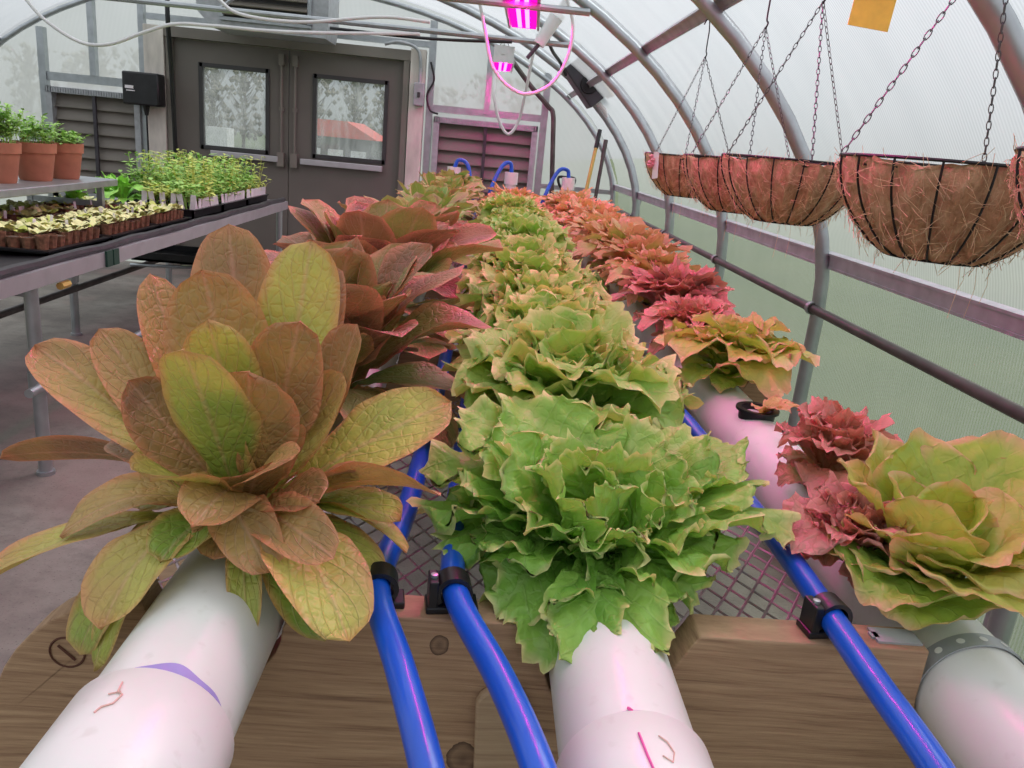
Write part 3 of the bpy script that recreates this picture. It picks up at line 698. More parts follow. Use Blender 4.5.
b.box((-.06, -.01, .33), (.06, .01, .36)); b.build('tines', M['galv'], e)
c0 = at(632, 205, 6.6); e = empty('stake', (c0[0], 6.6, 0)); tag(e, 'dark tool handle leaning at the right wall behind the bed', 'garden tool')
b = MB(); b.tube([(-.12, 0, 0), (0, 0, c0[2]-.2)], .014, 8); b.build('shaft', M['black_pipe'], e)
b = MB(); b.tube([(0, 0, c0[2]-.2), (.06, 0, c0[2]+.08)], .025, 8); b.build('grip', M['black_plastic'], e)

# outside through door windows
def tree(x, y, h, seed):
    rg = random.Random(seed); e = empty('tree', (x, y, -.07)); tag(e, 'hazy half bare tree far outside beyond the doors', 'tree', 'hazy trees outside')
    b = MB(); b.tube([(0, 0, 0), (0.1, 0, h*.5), (0, 0, h*.95)], [.10, .07, .02], 6); b.build('trunk', M['bark'], e)
    b = MB()
    for k in range(46):
        z0 = rg.uniform(.12, .8)*h; a = rg.uniform(0, 6.28); L = rg.uniform(.5, 1.1)
        b.tube([(0, 0, z0), (L*.5*math.cos(a), L*.5*math.sin(a), z0+L*.5), (L*math.cos(a), L*math.sin(a), z0+L*1.3)], [.03, .022, .008], 4)
    b.build('branches', M['bark'], e)
    b = MB()
    for k in range(150):
        a = rg.uniform(0, 6.28); q = rg.uniform(0, 1.15); cz = rg.uniform(.08, 1)*h; r = rg.uniform(.08, .24)
        b.lathe([(0, -r), (r*rg.uniform(.7, 1), 0), (0, r)], 5, (q*math.cos(a), q*math.sin(a), cz))
    b.build('foliage', M['hedge'], e)
for k in range(15): tree(-25+k*1.9+rnd.uniform(-.3, .3), 46+(k % 2)*1.2, rnd.uniform(4.0, 5.6), k)

q0, q1 = at(296, 134, 26), at(372, 150, 26)
e = empty('market_hall', ((q0[0]+q1[0])/2, 26, -.07)); tag(e, 'low building with a red roof seen through the right door window', 'building')
hw = (q1[0]-q0[0])/2
b = MB(); b.box((-hw, 0, 0), (hw, 3, 1.22)); b.build('wall', M['darkbox'], e, smooth=False)
b = MB(); b.prism([(-hw-.2, 1.22), (hw+.2, 1.22), (hw*.35, 1.72), (-hw-.2, 1.72)], -.3, 3.2); b.build('roof', M['redroof'], e, smooth=False)
for k in range(3):
    b = MB(); b.box((-hw*.75+k*hw*.6, -.06, .55), (-hw*.75+k*hw*.6+hw*.4, 0, .85)); b.build('window', M['white'], e, smooth=False)
e = MB(); e.box((-14.5, 24, -.07), (-3, 24.2, .35)); tag(e.build('white_fence', M['white'], smooth=False), 'low white wall outside seen through the door windows', 'fence')
q0 = at(220, 140, 22); e = MB(); e.box((q0[0]-.28, 21.7, -.07), (q0[0]+.28, 22.3, 1.15)); tag(e.build('white_tank', M['white'], smooth=False), 'tall white box outside seen through the left door window', 'tank')
# grassy bank to the right
b = MB(); xs = [1.6, 3, 6, 10, 16, 26]; zs = [-.08, .0, .35, .9, 1.6, 2.6]
vs = [(x, y, z) for x, z in zip(xs, zs) for y in (-30, 80)]; vs += [(26, -30, -.2), (26, 80, -.2), (1.6, -30, -.2), (1.6, 80, -.2)]
b.add(vs, [(2*i, 2*i+2, 2*i+3, 2*i+1) for i in range(5)]+[(10, 12, 13, 11), (12, 14, 15, 13)]); struct(b.build('ground_bank', M['lawn'], smooth=False), 'grassy bank outside the right wall')

# ================================================================ BENCH (left)
BX0, BX1, BY0, BY1, BZ = -2.45, -1.60, 1.6, 6.45, .785
e = empty('potting_bench', ((BX0+BX1)/2, 4, 0)); tag(e, 'long aluminium bench covered in black cloth along the left side', 'bench')
def P(b, nm, mat, sm=True, bev=0, par=None):
    o = b.build(nm, M[mat], e, smooth=sm, bevel=bev); o.location = (-(BX0+BX1)/2, -4, 0); return o
b = MB(); b.box((BX1, BY0, BZ-.055), (BX1+.035, BY1, BZ)); b.box((BX1-.02, BY0, BZ-.06), (BX1+.035, BY1, BZ-.055)); P(b, 'front_rail', 'alu', False)
b = MB(); b.box((BX0-.035, BY0, BZ-.06), (BX0, BY1, BZ)); P(b, 'rear_rail', 'alu', False)
b = MB(); b.box((BX0, BY1-.03, BZ-.06), (BX1, BY1, BZ)); P(b, 'end_rail', 'alu', False)
b = MB()
nx, ny = 20, 80; vs = []; rg = random.Random(3)
for j in range(ny+1):
    for i in range(nx+1):
        x = BX0+(BX1-BX0)*i/nx; y = BY0+(BY1-BY0)*j/ny
        vs.append((x, y, BZ-.008+.004*math.sin(x*23+y*3)+.004*math.sin(y*17+x*5)*(i < nx)))
b.add(vs, [(j*(nx+1)+i, j*(nx+1)+i+1, (j+1)*(nx+1)+i+1, (j+1)*(nx+1)+i) for j in range(ny) for i in range(nx)]); P(b, 'cloth_cover', 'fabric')
b = MB(); pts = [(BX1+.005+.006*math.sin(k*1.3), BY0+(BY1-.05-BY0)*k/30, BZ+.014+.003*math.sin(k*2.1)) for k in range(31)]; b.tube(pts, .019, 8); P(b, 'rolled_cloth_edge', 'fabric')
for x in (BX1+.005, BX0-.01):
    for y in (2.83, 4.82, 6.3):
        b = MB(); b.tube([(x, y, 0), (x, y, BZ-.06)], .024, 12); b.tube([(x, y, .33), (x, y, .41)], .033, 12); b.tube([(x, y, .0), (x, y, .015)], .032, 12)
        P(b, 'leg', 'galv')
b = MB(); b.tube([(BX1+.03, 2.72, .36), (BX1+.03, BY1-.1, .36)], .017, 10); P(b, 'front_brace', 'galv')
b = MB(); b.tube([(BX0+.02, BY0, .30), (BX0+.02, BY1-.1, .30)], .02, 10); P(b, 'rear_brace', 'black_pipe')
for y in (4.82, 2.83):
    b = MB(); b.tube([(BX0, y, BZ-.08), (BX1, y, BZ-.08)], .018, 8); P(b, 'cross_tube', 'galv')
for y in (5.55, 5.9):
    b = MB(); b.tube([(BX0+.02, y, .335), (BX1+.03, y, .365)], .011, 8); P(b, 'lower_cross_bar', 'galv')
b = MB(); b.box((BX1+.035, 3.34, BZ-.062), (BX1+.045, 3.39, BZ+.004)); b.box((BX1+.035, 3.40, BZ-.062), (BX1+.045, 3.45, BZ+.004)); P(b, 'green_bracket', 'greenb', False)
b = MB(); b.tube([(BX1+.02, 3.0, BZ-.085), (BX1+.02, 3.06, BZ-.085)], .015, 8); P(b, 'yellow_knob', 'yellowh')
# shelf above the bench
SY1 = 4.42
e = empty('upper_shelf', (-2.2, 3.4, 0)); tag(e, 'grey metal shelf raised above the back of the bench', 'shelf')
b = MB(); b.box((-.22, -1.6, .965), (.22, SY1-3.4, 1.0)); b.build('shelf_board', M['galv'], e, smooth=False, bevel=.004)
for y in (SY1-3.4-.12, -.6):
    for x in (-.18, .18):
        b = MB(); b.box((x-.014, y-.014, BZ), (x+.014, y+.014, .965)); b.build('shelf_post', M['galv'], e, smooth=False)
b = MB(); b.box((-.19, SY1-3.4-.13, .86), (.19, SY1-3.4-.115, .89)); b.build('shelf_brace', M['galv'], e, smooth=False)

# terracotta pots
def small_leaves(f, base, n, h, sp, lw, ll, rg, kind='romaine', tone=.3):
    pass
def sprig(b, rg, h, spread, nl, ls, base=(0, 0, 0), stemr=.0015, lean=None):
    """one seedling: thin stem with small oval leaf blades"""
    lx, ly = (rg.uniform(-spread, spread), rg.uniform(-spread, spread)) if lean is None else lean
    top = (base[0]+lx, base[1]+ly, base[2]+h)
    mid = (base[0]+lx*.35, base[1]+ly*.35, base[2]+h*.55)
    b.tube([base, mid, top], stemr, 4)
    for k in range(nl):
        t_ = .35+.65*(k+1)/nl; c = Vector(base).lerp(Vector(mid), min(1, t_*1.8)) if t_ < .55 else Vector(mid).lerp(Vector(top), (t_-.55)/.45)
        a = rg.uniform(0, 2*PI); d = Vector((math.cos(a), math.sin(a), rg.uniform(-.2, .7))).normalized(); s_ = d.cross(Vector((0, 0, 1))).normalized()
        L = ls*rg.uniform(.7, 1.2); w = L*.22; up = Vector((0, 0, 1))*L*.08
        b.add([c, c+d*L*.35+s_*w, c+d*L*.75+s_*w*.8, c+d*L-up*1.5, c+d*L*.75-s_*w*.8, c+d*L*.35-s_*w, c+d*L*.5+up], [(0, 1, 6), (1, 2, 6), (2, 3, 6), (3, 4, 6), (4, 5, 6), (5, 0, 6)])
pot_pts = [(-2.17, 3.68), (-2.15, 3.94), (-2.14, 4.18)]
labs = ['terracotta pot with tall feathery green seedlings, nearest on the upper shelf', 'terracotta pot of fine green seedlings, middle one on the upper shelf', 'terracotta pot with a low bushy green plant, farthest on the upper shelf']
for i, ((x, y), lb) in enumerate(zip(pot_pts, labs)):
    e = empty('terracotta_pot', (x, y, 1.0)); tag(e, lb, 'potted plant')
    r = .098; h = .175
    b = MB(); b.lathe([(0, 0), (r*.68, 0), (r*.72, .01), (r*.90, h*.74), (r*.97, h*.74), (r*1.0, h), (r*.92, h), (r*.90, h*.85), (r*.86, h*.8)], 28); pt_ = b.build('pot', M['terracotta'], e)
    b = MB(); b.lathe([(0, h*.88), (r*.90, h*.86)], 20); b.build('soil', M['soil'], pt_)
    rg = random.Random(40+i); b = MB()
    n, hh, ll, nl = ((75, .16, .04, 9), (50, .13, .035, 7), (36, .07, .04, 6))[i]
    for k in range(n):
        a = rg.uniform(0, 6.28); q = math.sqrt(rg.random())*r*.8
        sprig(b, rg, hh*rg.uniform(.5, 1.15), .06, nl, ll, (q*math.cos(a), q*math.sin(a), h*.87), .0015)
    b.build('foliage', M['herb'], e)

# trays
def tray(nm, lab, x0, x1, y0, y1, z, mat, h, cells, cat='tray'):
    hc = h; h = .02 if mat == 'fibrepot' else h
    e = empty(nm, ((x0+x1)/2, (y0+y1)/2, z)); tag(e, lab, cat)
    cx_, cy_ = (x0+x1)/2, (y0+y1)/2
    b = MB(); w = .012
    for (a0, a1, b0, b1) in ((x0, x0+w, y0, y1), (x1-w, x1, y0, y1), (x0, x1, y0, y0+w), (x0, x1, y1-w, y1)):
        b.box((a0-cx_, b0-cy_, 0), (a1-cx_, b1-cy_, h))
    b.box((x0-cx_-.012, y0-cy_-.012, h-.006), (x1-cx_+.012, y0-cy_, h)); b.box((x0-cx_-.012, y1-cy_, h-.006), (x1-cx_+.012, y1-cy_+.012, h)); b.box((x0-cx_-.012, y0-cy_, h-.006), (x0-cx_, y1-cy_, h)); b.box((x1-cx_, y0-cy_, h-.006), (x1-cx_+.012, y1-cy_, h))
    b.box((x0-cx_, y0-cy_, 0), (x1-cx_, y1-cy_, .006)); b.build('tray_body', M['black_plastic'], e, smooth=False)
    h = hc; b = MB(); rg = random.Random(int(y0*100))
    nx, ny = cells; dx = (x1-x0-2*w)/nx; dy = (y1-y0-2*w)/ny
    for i in range(nx):
        for j in range(ny):
            px, py = x0+w+dx*(i+.5)-cx_, y0+w+dy*(j+.5)-cy_; r = min(dx, dy)*.49; hh = h*rg.uniform(.85, 1.15)
            b.lathe([(r*.7, .008), (r, hh), (r*.88, hh), (r*.8, hh*.8), (0, hh*.82)], 8, (px, py, 0))
    b.build('cell_pots', M[mat], e)
    b = MB()
    for i in range(nx):
        for j in range(ny):
            px, py = x0+w+dx*(i+.5)-cx_, y0+w+dy*(j+.5)-cy_; r = min(dx, dy)*.42
            b.lathe([(0, h*.93), (r*.6, h*.91), (r, h*.84)], 7, (px, py, 0))
    b.build('soil', M['soil'], e)
    return e
TZ = BZ+.004
fib = [(-1.98, -1.68, 3.12, 3.62), (-1.98, -1.68, 3.66, 4.16), (-1.98, -1.68, 4.20, 4.62), (-2.34, -2.03, 3.12, 3.62), (-2.34, -2.03, 3.66, 4.16), (-2.34, -2.03, 4.20, 4.62)]
for (a, tx) in zip(fib, ('front row, nearest', 'front row, middle', 'front row, farthest', 'back row, nearest', 'back row, middle', 'back row, farthest')):
    tray('fibre_pot_tray', 'tray of brown fibre pots with pale sprouts on the bench, '+tx, a[0], a[1], a[2], a[3], TZ, 'fibrepot', .065, (5, 8))
blk = [(-2.0, -1.69, 4.72, 5.22), (-2.0, -1.69, 5.26, 5.76), (-2.0, -1.69, 5.80, 6.30), (-2.36, -2.05, 5.26, 5.76), (-2.36, -2.05, 5.80, 6.30)]
for (a, tx) in zip(blk, ('front row, nearest', 'front row, middle', 'front row, farthest', 'back row, nearer', 'back row, farther')):
    tray('seedling_tray', 'black tray of tall green seedlings at the far end of the bench, '+tx, a[0], a[1], a[2], a[3], TZ, 'black_plastic', .05, (4, 7))
# pale sprouts: individuals, copies
protos = []
for k in range(5):
    rg = random.Random(100+k); b = MB()
    for q in range(9):
        a = rg.uniform(0, 6.28); d = Vector((math.cos(a), math.sin(a), rg.uniform(.3, 1.1))).normalized(); s_ = d.cross(Vector((0, 0, 1))).normalized(); L = rg.uniform(.016, .03); w = L*.4; c = Vector((0, 0, .002))
        up = Vector((0, 0, L*.15))
        b.add([c, c+d*L*.4+s_*w, c+d*L*.85+s_*w*.8, c+d*L*1.05, c+d*L*.85-s_*w*.8, c+d*L*.4-s_*w, c+d*L*.6+up], [(0, 1, 6), (1, 2, 6), (2, 3, 6), (3, 4, 6), (4, 5, 6), (5, 0, 6)])
    me = b.build('tmp', M['sprout'] if k != 3 else M['herb_yellow']); protos.append(me.data); bpy.data.objects.remove(me)
n = 0
for a in fib:
    for i in range(5):
        for j in range(8):
            x = a[0]+.012+(a[1]-a[0]-.024)*(i+.5)/5; y = a[2]+.012+(a[3]-a[2]-.024)*(j+.5)/8
            if rnd.random() < .22: continue
            o = bpy.data.objects.new('sprout', rnd.choice(protos)); COL.objects.link(o); o.location = (x, y, TZ+.060); o.rotation_euler.z = rnd.uniform(0, 6); s_ = rnd.uniform(1.2, 2.0); o.scale = (s_, s_, s_)
            tag(o, 'pale yellow green sprout in a brown fibre pot on the bench', 'seedling', 'pale sprouts in the fibre pots'); n += 1
protos = []
for k in range(6):
    rg = random.Random(200+k); b = MB()
    if k < 4:
        for q in range(2): sprig(b, rg, rg.uniform(.20, .31), .045, 6, .055, (rg.uniform(-.01, .01), rg.uniform(-.01, .01), 0), .0018)
        for q in range(3): sprig(b, rg, rg.uniform(.08, .14), .05, 5, .05, (rg.uniform(-.01, .01), rg.uniform(-.01, .01), 0), .0016)
    else:
        for q in range(6): sprig(b, rg, rg.uniform(.07, .14), .05, 6, .05, (rg.uniform(-.015, .015), rg.uniform(-.015, .015), 0), .0016)
    me = b.build('tmp', M['herb'] if k in (0, 1, 4) else M['herb_yellow']); protos.append(me.data); bpy.data.objects.remove(me)
for ai, a in enumerate(blk):
    for i in range(4):
        for j in range(7):
            x = a[0]+.012+(a[1]-a[0]-.024)*(i+.5)/4; y = a[2]+.012+(a[3]-a[2]-.024)*(j+.5)/7
            tall = (y > 5.0 or x < -2.05)
            o = bpy.data.objects.new('seedling', protos[rnd.randrange(0, 4) if tall and rnd.random() < .8 else rnd.randrange(4, 6)]); COL.objects.link(o); o.location = (x, y, TZ+.045); o.rotation_euler.z = rnd.uniform(0, 6)
            tag(o, 'leafy green seedling in a black tray at the far end of the bench', 'seedling', 'tall seedlings in the black trays')
# white labels
b = MB(); b.box((-.009, -.001, -.02), (.009, .001, .062)); me0 = b.build('tmp', M['labelw'], smooth=False); lab_me = me0.data; bpy.data.objects.remove(me0)
def plabel(x, y, z, rz, s_, lab, grp):
    o = bpy.data.objects.new('plant_label', lab_me); COL.objects.link(o); o.location = (x, y, z); o.rotation_euler = (rnd.uniform(-.12, .12), rnd.uniform(-.15, .15), rz); o.scale = (s_, 1, s_)
    tag(o, lab, 'plant label', grp)
for k in range(6): plabel(-1.98+.055*k, 4.74+.0*k, TZ+.03, 0, 1.7, 'tall white plant label at the front edge of the black trays', 'large labels on the black trays')
for a in blk[:3]:
    for k in range(9): plabel(-1.70, a[2]+.03+k*.053, TZ+.03, R(60), 1.25, 'white plant label along the aisle side of the black trays', 'labels along the aisle side')
for k in range(34):
    a = fib[rnd.randrange(6)]; plabel(rnd.uniform(a[0]+.03, a[1]-.03), rnd.uniform(a[2]+.03, a[3]-.03), TZ+.065, R(rnd.uniform(-30, 50)), .65, 'small white tag stuck among the pale sprouts', 'small tags among the sprouts')
# bright lettuce clumps behind the fibre pots
for k, (x, y, s_) in enumerate(((-2.14, 4.84, 1.25), (-2.22, 4.42, .9), (-2.30, 5.02, 1.1))):
    e = empty('young_lettuce', (x, y, TZ+.05)); tag(e, 'bright green young lettuce behind the fibre pots, '+('largest of the clump', 'nearest of the clump', 'farthest of the clump')[k], 'lettuce')
    rosette('fan', 300+k, 16, .13*s_, .15*s_, .3, e, M['grass_leaf'], wide=.6, nu=8, nv=6, ruf=.08)
# crate beneath the bench
e = empty('black_crate', (-2.05, 5.72, .378)); tag(e, 'low black plastic tray lying on the lower bars beneath the bench', 'crate')
b = MB(); b.box((-.35, -.22, 0), (.35, .22, .015)); b.build('crate_bottom', M['black_plastic'], e, smooth=False)
b = MB(); b.box((-.35, -.22, 0), (-.33, .22, .06)); b.box((.33, -.22, 0), (.35, .22, .06)); b.box((-.35, -.22, 0), (.35, -.205, .06)); b.box((-.35, .205, 0), (.35, .22, .06)); b.build('crate_rim', M['black_plastic'], e, smooth=False)

# ================================================================ NFT BED
PX = [-.217, .153, .523]; PZ = [.915, .893, .880]; PR = .057
MZ = .825
names = ('left', 'middle', 'right')
FARY = 5.30
# timber frame boards with notches
def board(y0, y1, ztop, zbot, xl, xr, notch_r, lab, knots=True, mat='wood', leftround=False):
    b = MB()
    poly = []
    def arc(cx_, cz, r, a0, a1, n=10): return [(cx_+r*math.cos(R(a0+(a1-a0)*i/n)), cz+r*math.sin(R(a0+(a1-a0)*i/n))) for i in range(n+1)]
    top = []
    if leftround: top += [(xl, zbot), (xl, ztop-.15)]+arc(xl+.15, ztop-.15, .15, 180, 90)
    else: top += [(xl, zbot), (xl, ztop)]
    for k, (cx_, cz) in enumerate(zip(PX, PZ)):
        r = notch_r; fl = (.010, .028, .0)[k]; fr = (.012, .024, .02)[k]
        top += [(cx_-r-fl, ztop)]+arc(cx_, cz-.004, r, 180, 360, 14)+[(cx_+r+fr, ztop)]
    top += [(xr, ztop), (xr, zbot)]
    # split into convex-ish strips for clean faces: triangulate via bmesh
    import bmesh
    bm = bmesh.new(); vv = [bm.verts.new((p[0], y0, p[1])) for p in top]; f = bm.faces.new(vv)
    r_ = bmesh.ops.extrude_face_region(bm, geom=[f]); vs = [g for g in r_['geom'] if isinstance(g, bmesh.types.BMVert)]
    bmesh.ops.translate(bm, verts=vs, vec=(0, y1-y0, 0)); bmesh.ops.triangulate(bm, faces=[f_ for f_ in bm.faces if len(f_.verts) > 4]); bmesh.ops.recalc_face_normals(bm, faces=bm.faces)
    me = bpy.data.meshes.new('notched_board'); bm.to_mesh(me); bm.free(); me.materials.append(M[mat])
    o = bpy.data.objects.new('notched_board', me); COL.objects.link(o); tag(o, lab, 'board')
    bv = o.modifiers.new('b', 'BEVEL'); bv.width = .0025; bv.segments = 2; bv.limit_method = 'ANGLE'; bv.angle_limit = R(50)
    return o
fb = board(.640, .680, .932, .70, -.432, .70, .060, 'thick notched pine board across the front of the lettuce bed', leftround=True)
# marks on the front board
b = MB(); c0 = (-.355, .6392, .872)
ringp = [(c0[0]+.016*math.cos(a), c0[1], c0[2]+.016*math.sin(a)) for a in np.linspace(0, 2*PI, 25)[:-1]]
b.tube(ringp, .0011, 4, closed=True); b.tube([(c0[0]-.008, c0[1], c0[2]+.007), (c0[0]+.007, c0[1], c0[2]-.008)], .0016, 4)
M['brand'] = plain('burnt_brown_mark', (.10, .035, .02), .8)
o = b.build('circled_mark', M['brand'], fb)
b = MB(); b.box((.505-.09, .648, .932), (.505-.045, .672, .9345)); b.box((.42, .655, .932), (.412, .664, .9345)); b.build('metal_bracket', M['galv_dull'], fb, smooth=False)
for yb, lab in ((1.62, 'second'), (2.75, 'third'), (3.9, 'fourth'), (5.05, 'farthest')):
    board(yb, yb+.04, .925, .72, -.36, .66, .060, lab+' notched pine board crossing under the pipes', mat='wood')
# side rails and legs of the frame
for x, nm in ((-.38, 'left'), (.66, 'right')):
    b = MB(); b.box((x, .682, .70), (x+.04, 5.2, .80)); tag(b.build('side_rail', M['wood'], smooth=False), 'long pine side rail on the %s of the lettuce bed' % nm, 'rail')
for (x, y, nm) in ((-.36, .71, 'front left'), (.64, .71, 'front right'), (-.36, 5.1, 'far left'), (.64, 5.1, 'far right'), (-.36, 2.9, 'middle left'), (.64, 2.9, 'middle right')):
    b = MB(); b.box((x-.0, y, 0), (x+.06, y+.08, .70)); tag(b.build('bed_leg', M['wood'], smooth=False), 'square pine post under the bed at its %s' % nm, 'post')
# wood offcut in front of the board
b = MB(); pl = [(-.026, -.11), (.026, -.11), (.026, .045)]+[(.026*math.cos(a), .045+.02*math.sin(a)) for a in np.linspace(.2, PI-.2, 9)]+[(-.026, .045)]
b.prism(pl, -.011, 0); o = b.build('wooden_paddle', M['wood_light'], smooth=False, bevel=.003); q = at(507, 715, .60); o.location = (q[0], .639, q[2]-.06); o.rotation_euler = (0, R(-3), 0); tag(o, 'light round topped wood offcut fixed to the front board', 'wood block')
# expanded metal mesh
b = MB(); x0, x1, y0, y1 = -.36, .68, .685, 5.2
for sgn, ang in ((1, 58), (-1, 58)):
    dx, dy = math.cos(R(ang))*sgn, math.sin(R(ang)); step = .027/abs(math.sin(R(ang)))
    k0 = int((x0-5.0)/step); 
    for k in range(k0, -k0+40):
        xs = k*step
        # line x = xs + t*dx, y = y0 + t*dy
        t0, t1 = 0., (y1-y0)/dy
        ta, tb = (x0-xs)/dx, (x1-xs)/dx
        if ta > tb: ta, tb = tb, ta
        t0, t1 = max(t0, ta), min(t1, tb)
        if t1-t0 < .02: continue
        b.tube([(xs+t0*dx, y0+t0*dy, MZ+.001*sgn), (xs+t1*dx, y0+t1*dy, MZ+.001*sgn)], .0019, 4, caps=False)
M['meshm'] = plain('expanded_metal', (.50, .42, .45), .45, .3, var=.2)
tag(b.build('wire_mesh', M['meshm'], smooth=False), 'grey diamond expanded metal mesh under the pipes', 'mesh')

# pipes
caplabs = ['white plastic pipe on the left of the bed, under the red romaine', 'white plastic pipe in the middle of the bed, under the frilly green lettuce', 'white plastic pipe on the right of the bed, under the red and yellow lettuce']
capy = [.492, .505, .47]
for k in range(3):
    x, z = PX[k], PZ[k]
    e = empty('growing_pipe', (x, capy[k], z)); tag(e, caplabs[k], 'pipe', None)
    yc = capy[k]
    b = MB(); b.lathe([(PR, -.06), (PR, FARY-yc)], 64, axis='y'); b.lathe([(PR, FARY-yc), (0, FARY-yc)], 64, axis='y'); b.build('pipe_body', M['pvc'], e)
    b = MB(); r2 = PR+.0055; b.lathe([(PR, 0), (r2-.002, 0), (r2, -.003), (r2+.001, -.10), (r2-.004, -.108), (r2*.5, -.112), (0, -.113)], 64, axis='y'); b.build('end_cap', M['pvc'], e)
    # purple primer smear ring
    b = MB(); vs = []; ra = {0: (20, 112), 1: (35, 145), 2: (90, 170)}[k]; nn = 30
    for i in range(nn+1):
        a = R(ra[0]+(ra[1]-ra[0])*i/nn); w = .011*math.sin(PI*i/nn)*(1+.2*math.sin(i*.45))+.0008
        if k: w *= .28
        for yy in (-.0005, w): vs.append(((PR+.0006)*math.cos(a), yy, (PR+.0006)*math.sin(a)))
    b.add(vs, [(2*i, 2*i+2, 2*i+3, 2*i+1) for i in range(nn)]); b.build('primer_mark', M['ink'], e)
    if k < 2:
        b = MB(); r3 = r2+.0012
        def sp_(a, yy): return (r3*math.cos(R(a)), yy, r3*math.sin(R(a)))
        if k == 1:
            b.tube([sp_(98, -.028), sp_(96, -.05), sp_(93, -.075)], .0010, 5); b.build('pink_mark', M['pinkink'], e); b = MB(); b.tube([(PR*math.cos(R(100)), .006, PR*math.sin(R(100))+.0008), (PR*math.cos(R(99)), -.001, PR*math.sin(R(99))+.004)], .0015, 5)
            b.build('pink_mark', M['pinkink'], e); b = MB()
            b.tube([sp_(85, -.03), sp_(80, -.035), sp_(77, -.045), sp_(80, -.055), sp_(86, -.05)], .0006, 5)
            b.build('faded_mark', M['redink'], e)
        else:
            b.tube([sp_(98, -.02), sp_(97, -.03), sp_(93, -.033), sp_(95, -.042), sp_(101, -.045), sp_(103, -.05)], .0007, 5); b.tube([sp_(102, -.032), sp_(95, -.030)], .0006, 5)
            b.build('faded_mark', M['redink'], e)
    # far riser with cap
    b = MB(); b.tube([(0, FARY-yc-.08, 0), (0, FARY-yc-.08, 1.13-z)], .034, 16); b.tube([(0, FARY-yc-.08, 1.13-z), (0, FARY-yc-.08, 1.205-z)], [.043, .043], 18); b.build('riser', M['pvc'], e)
# strap over right pipe
e = MB(); vs = []; nn = 28; r = PR+.0015
for i in range(nn+1):
    a = R(172-165*i/nn)
    for yy in (0, .02): vs.append((PX[2]+r*math.cos(a), .645+yy, PZ[2]+r*math.sin(a)))
for i in range(nn+1):
    a = R(172-165*i/nn)
    for yy in (0, .02): vs.append((PX[2]+(r+.0015)*math.cos(a), .645+yy, PZ[2]+(r+.0015)*math.sin(a)))
o2 = 2*(nn+1)
e.add(vs, [(2*i+o2, 2*i+1+o2, 2*i+3+o2, 2*i+2+o2) for i in range(nn)]+[(2*i, 2*i+2, 2*i+2+o2, 2*i+o2) for i in range(nn)]+[(2*i+1, 2*i+1+o2, 2*i+3+o2, 2*i+3) for i in range(nn)])
o = e.build('metal_strap', M['galv_dull']); tag(o, 'perforated metal strap bent over the right pipe at the front board', 'strap')
for k in range(7):
    a = R(155-22*k); b = MB(); c_ = Vector((PX[2]+(r+.0018)*math.cos(a), .655, PZ[2]+(r+.0018)*math.sin(a))); nrm = Vector((math.cos(a), 0, math.sin(a)))
    tv = Vector((-math.sin(a), 0, math.cos(a))); b.add([c_+tv*.004*math.cos(q)+Vector((0, 1, 0))*.004*math.sin(q) for q in np.linspace(0, 2*PI, 13)[:-1]], [tuple(range(12))]); b.build('strap_hole', M['pvc'], o, smooth=False)
# blue tubes
T1 = [at(452, 800, .37)*0+np.array([.02, .36, .90]), (-.007, .438, .943), (-.038, .54, .951), (-.069, .638, .951), (-.072, .70, .952), (-.06, .9, .949), (-.055, 1.6, .943), (-.06, 3, .94), (-.06, 4.9, .94), (-.09, 5.15, 1.05), (-.13, 5.22, 1.22), (-.19, 5.22, 1.25), (-.215, 5.22, 1.20)]
T2 = [(.098, .34, .92), (.069, .444, .948), (.043, .535, .951), (.004, .647, .951), (-.004, .74, .952), (-.005, 1.0, .949), (0, 1.7, .943), (.0, 3, .94), (.01, 4.9, .94), (.03, 5.12, 1.1), (.09, 5.2, 1.24), (.14, 5.22, 1.26), (.153, 5.22, 1.20)]
T3 = [(.372, .34, .93), (.366, .465, .950), (.366, .552, .951), (.368, .655, .951), (.370, .77, .951), (.368, .97, .950), (.368, 1.24, .946), (.345, 1.6, .943), (.34, 3, .94), (.34, 4.9, .94), (.38, 5.12, 1.1), (.45, 5.2, 1.24), (.51, 5.22, 1.25), (.523, 5.22, 1.20)]
for T_, lb in ((T1, 'leftmost blue water tube, next to the left pipe'), (T2, 'middle blue water tube, left of the middle pipe'), (T3, 'rightmost blue water tube, between the middle and right pipes')):
    cord('water_tube', T_, .0125, 'blue', lb, 'tube', 16)
for (x, y, lb) in ((-.071, .664, 'black pipe clip holding the leftmost blue tube'), (-.001, .664, 'black pipe clip holding the middle blue tube'), (.369, .664, 'black pipe clip holding the rightmost blue tube')):
    e = empty('tube_clip', (x, y, .932)); e.rotation_euler.z = R(8); tag(e, lb, 'clip')
    b = MB(); b.box((-.026, -.014, 0), (.024, .012, .007)); b.box((-.024, -.013, 0), (-.015, .011, .034))
    cb_ = b.build('clip_base', M['black_plastic'], e, smooth=False, bevel=.0015)
    b = MB(); n_ = 16
    vs = [];
    for i in range(n_+1):
        a = R(-35+250*i/n_)
        for rr in (.0132, .0178):
            for yy in (-.012, .011): vs.append((rr*math.cos(a), yy, .0195+rr*math.sin(a)))
    fs = []
    for i in range(n_):
        o_ = 4*i; fs += [(o_, o_+1, o_+5, o_+4), (o_+2, o_+6, o_+7, o_+3), (o_, o_+4, o_+6, o_+2), (o_+1, o_+3, o_+7, o_+5)]
    b.add(vs, fs); b.build('clip_ring', M['black_plastic'], e)
    b = MB(); b.lathe([(.0035, 0), (.0035, .003), (0, .0035)], 12, (-.019, -.003, .034)); b.build('screw', M['galv'], cb_)

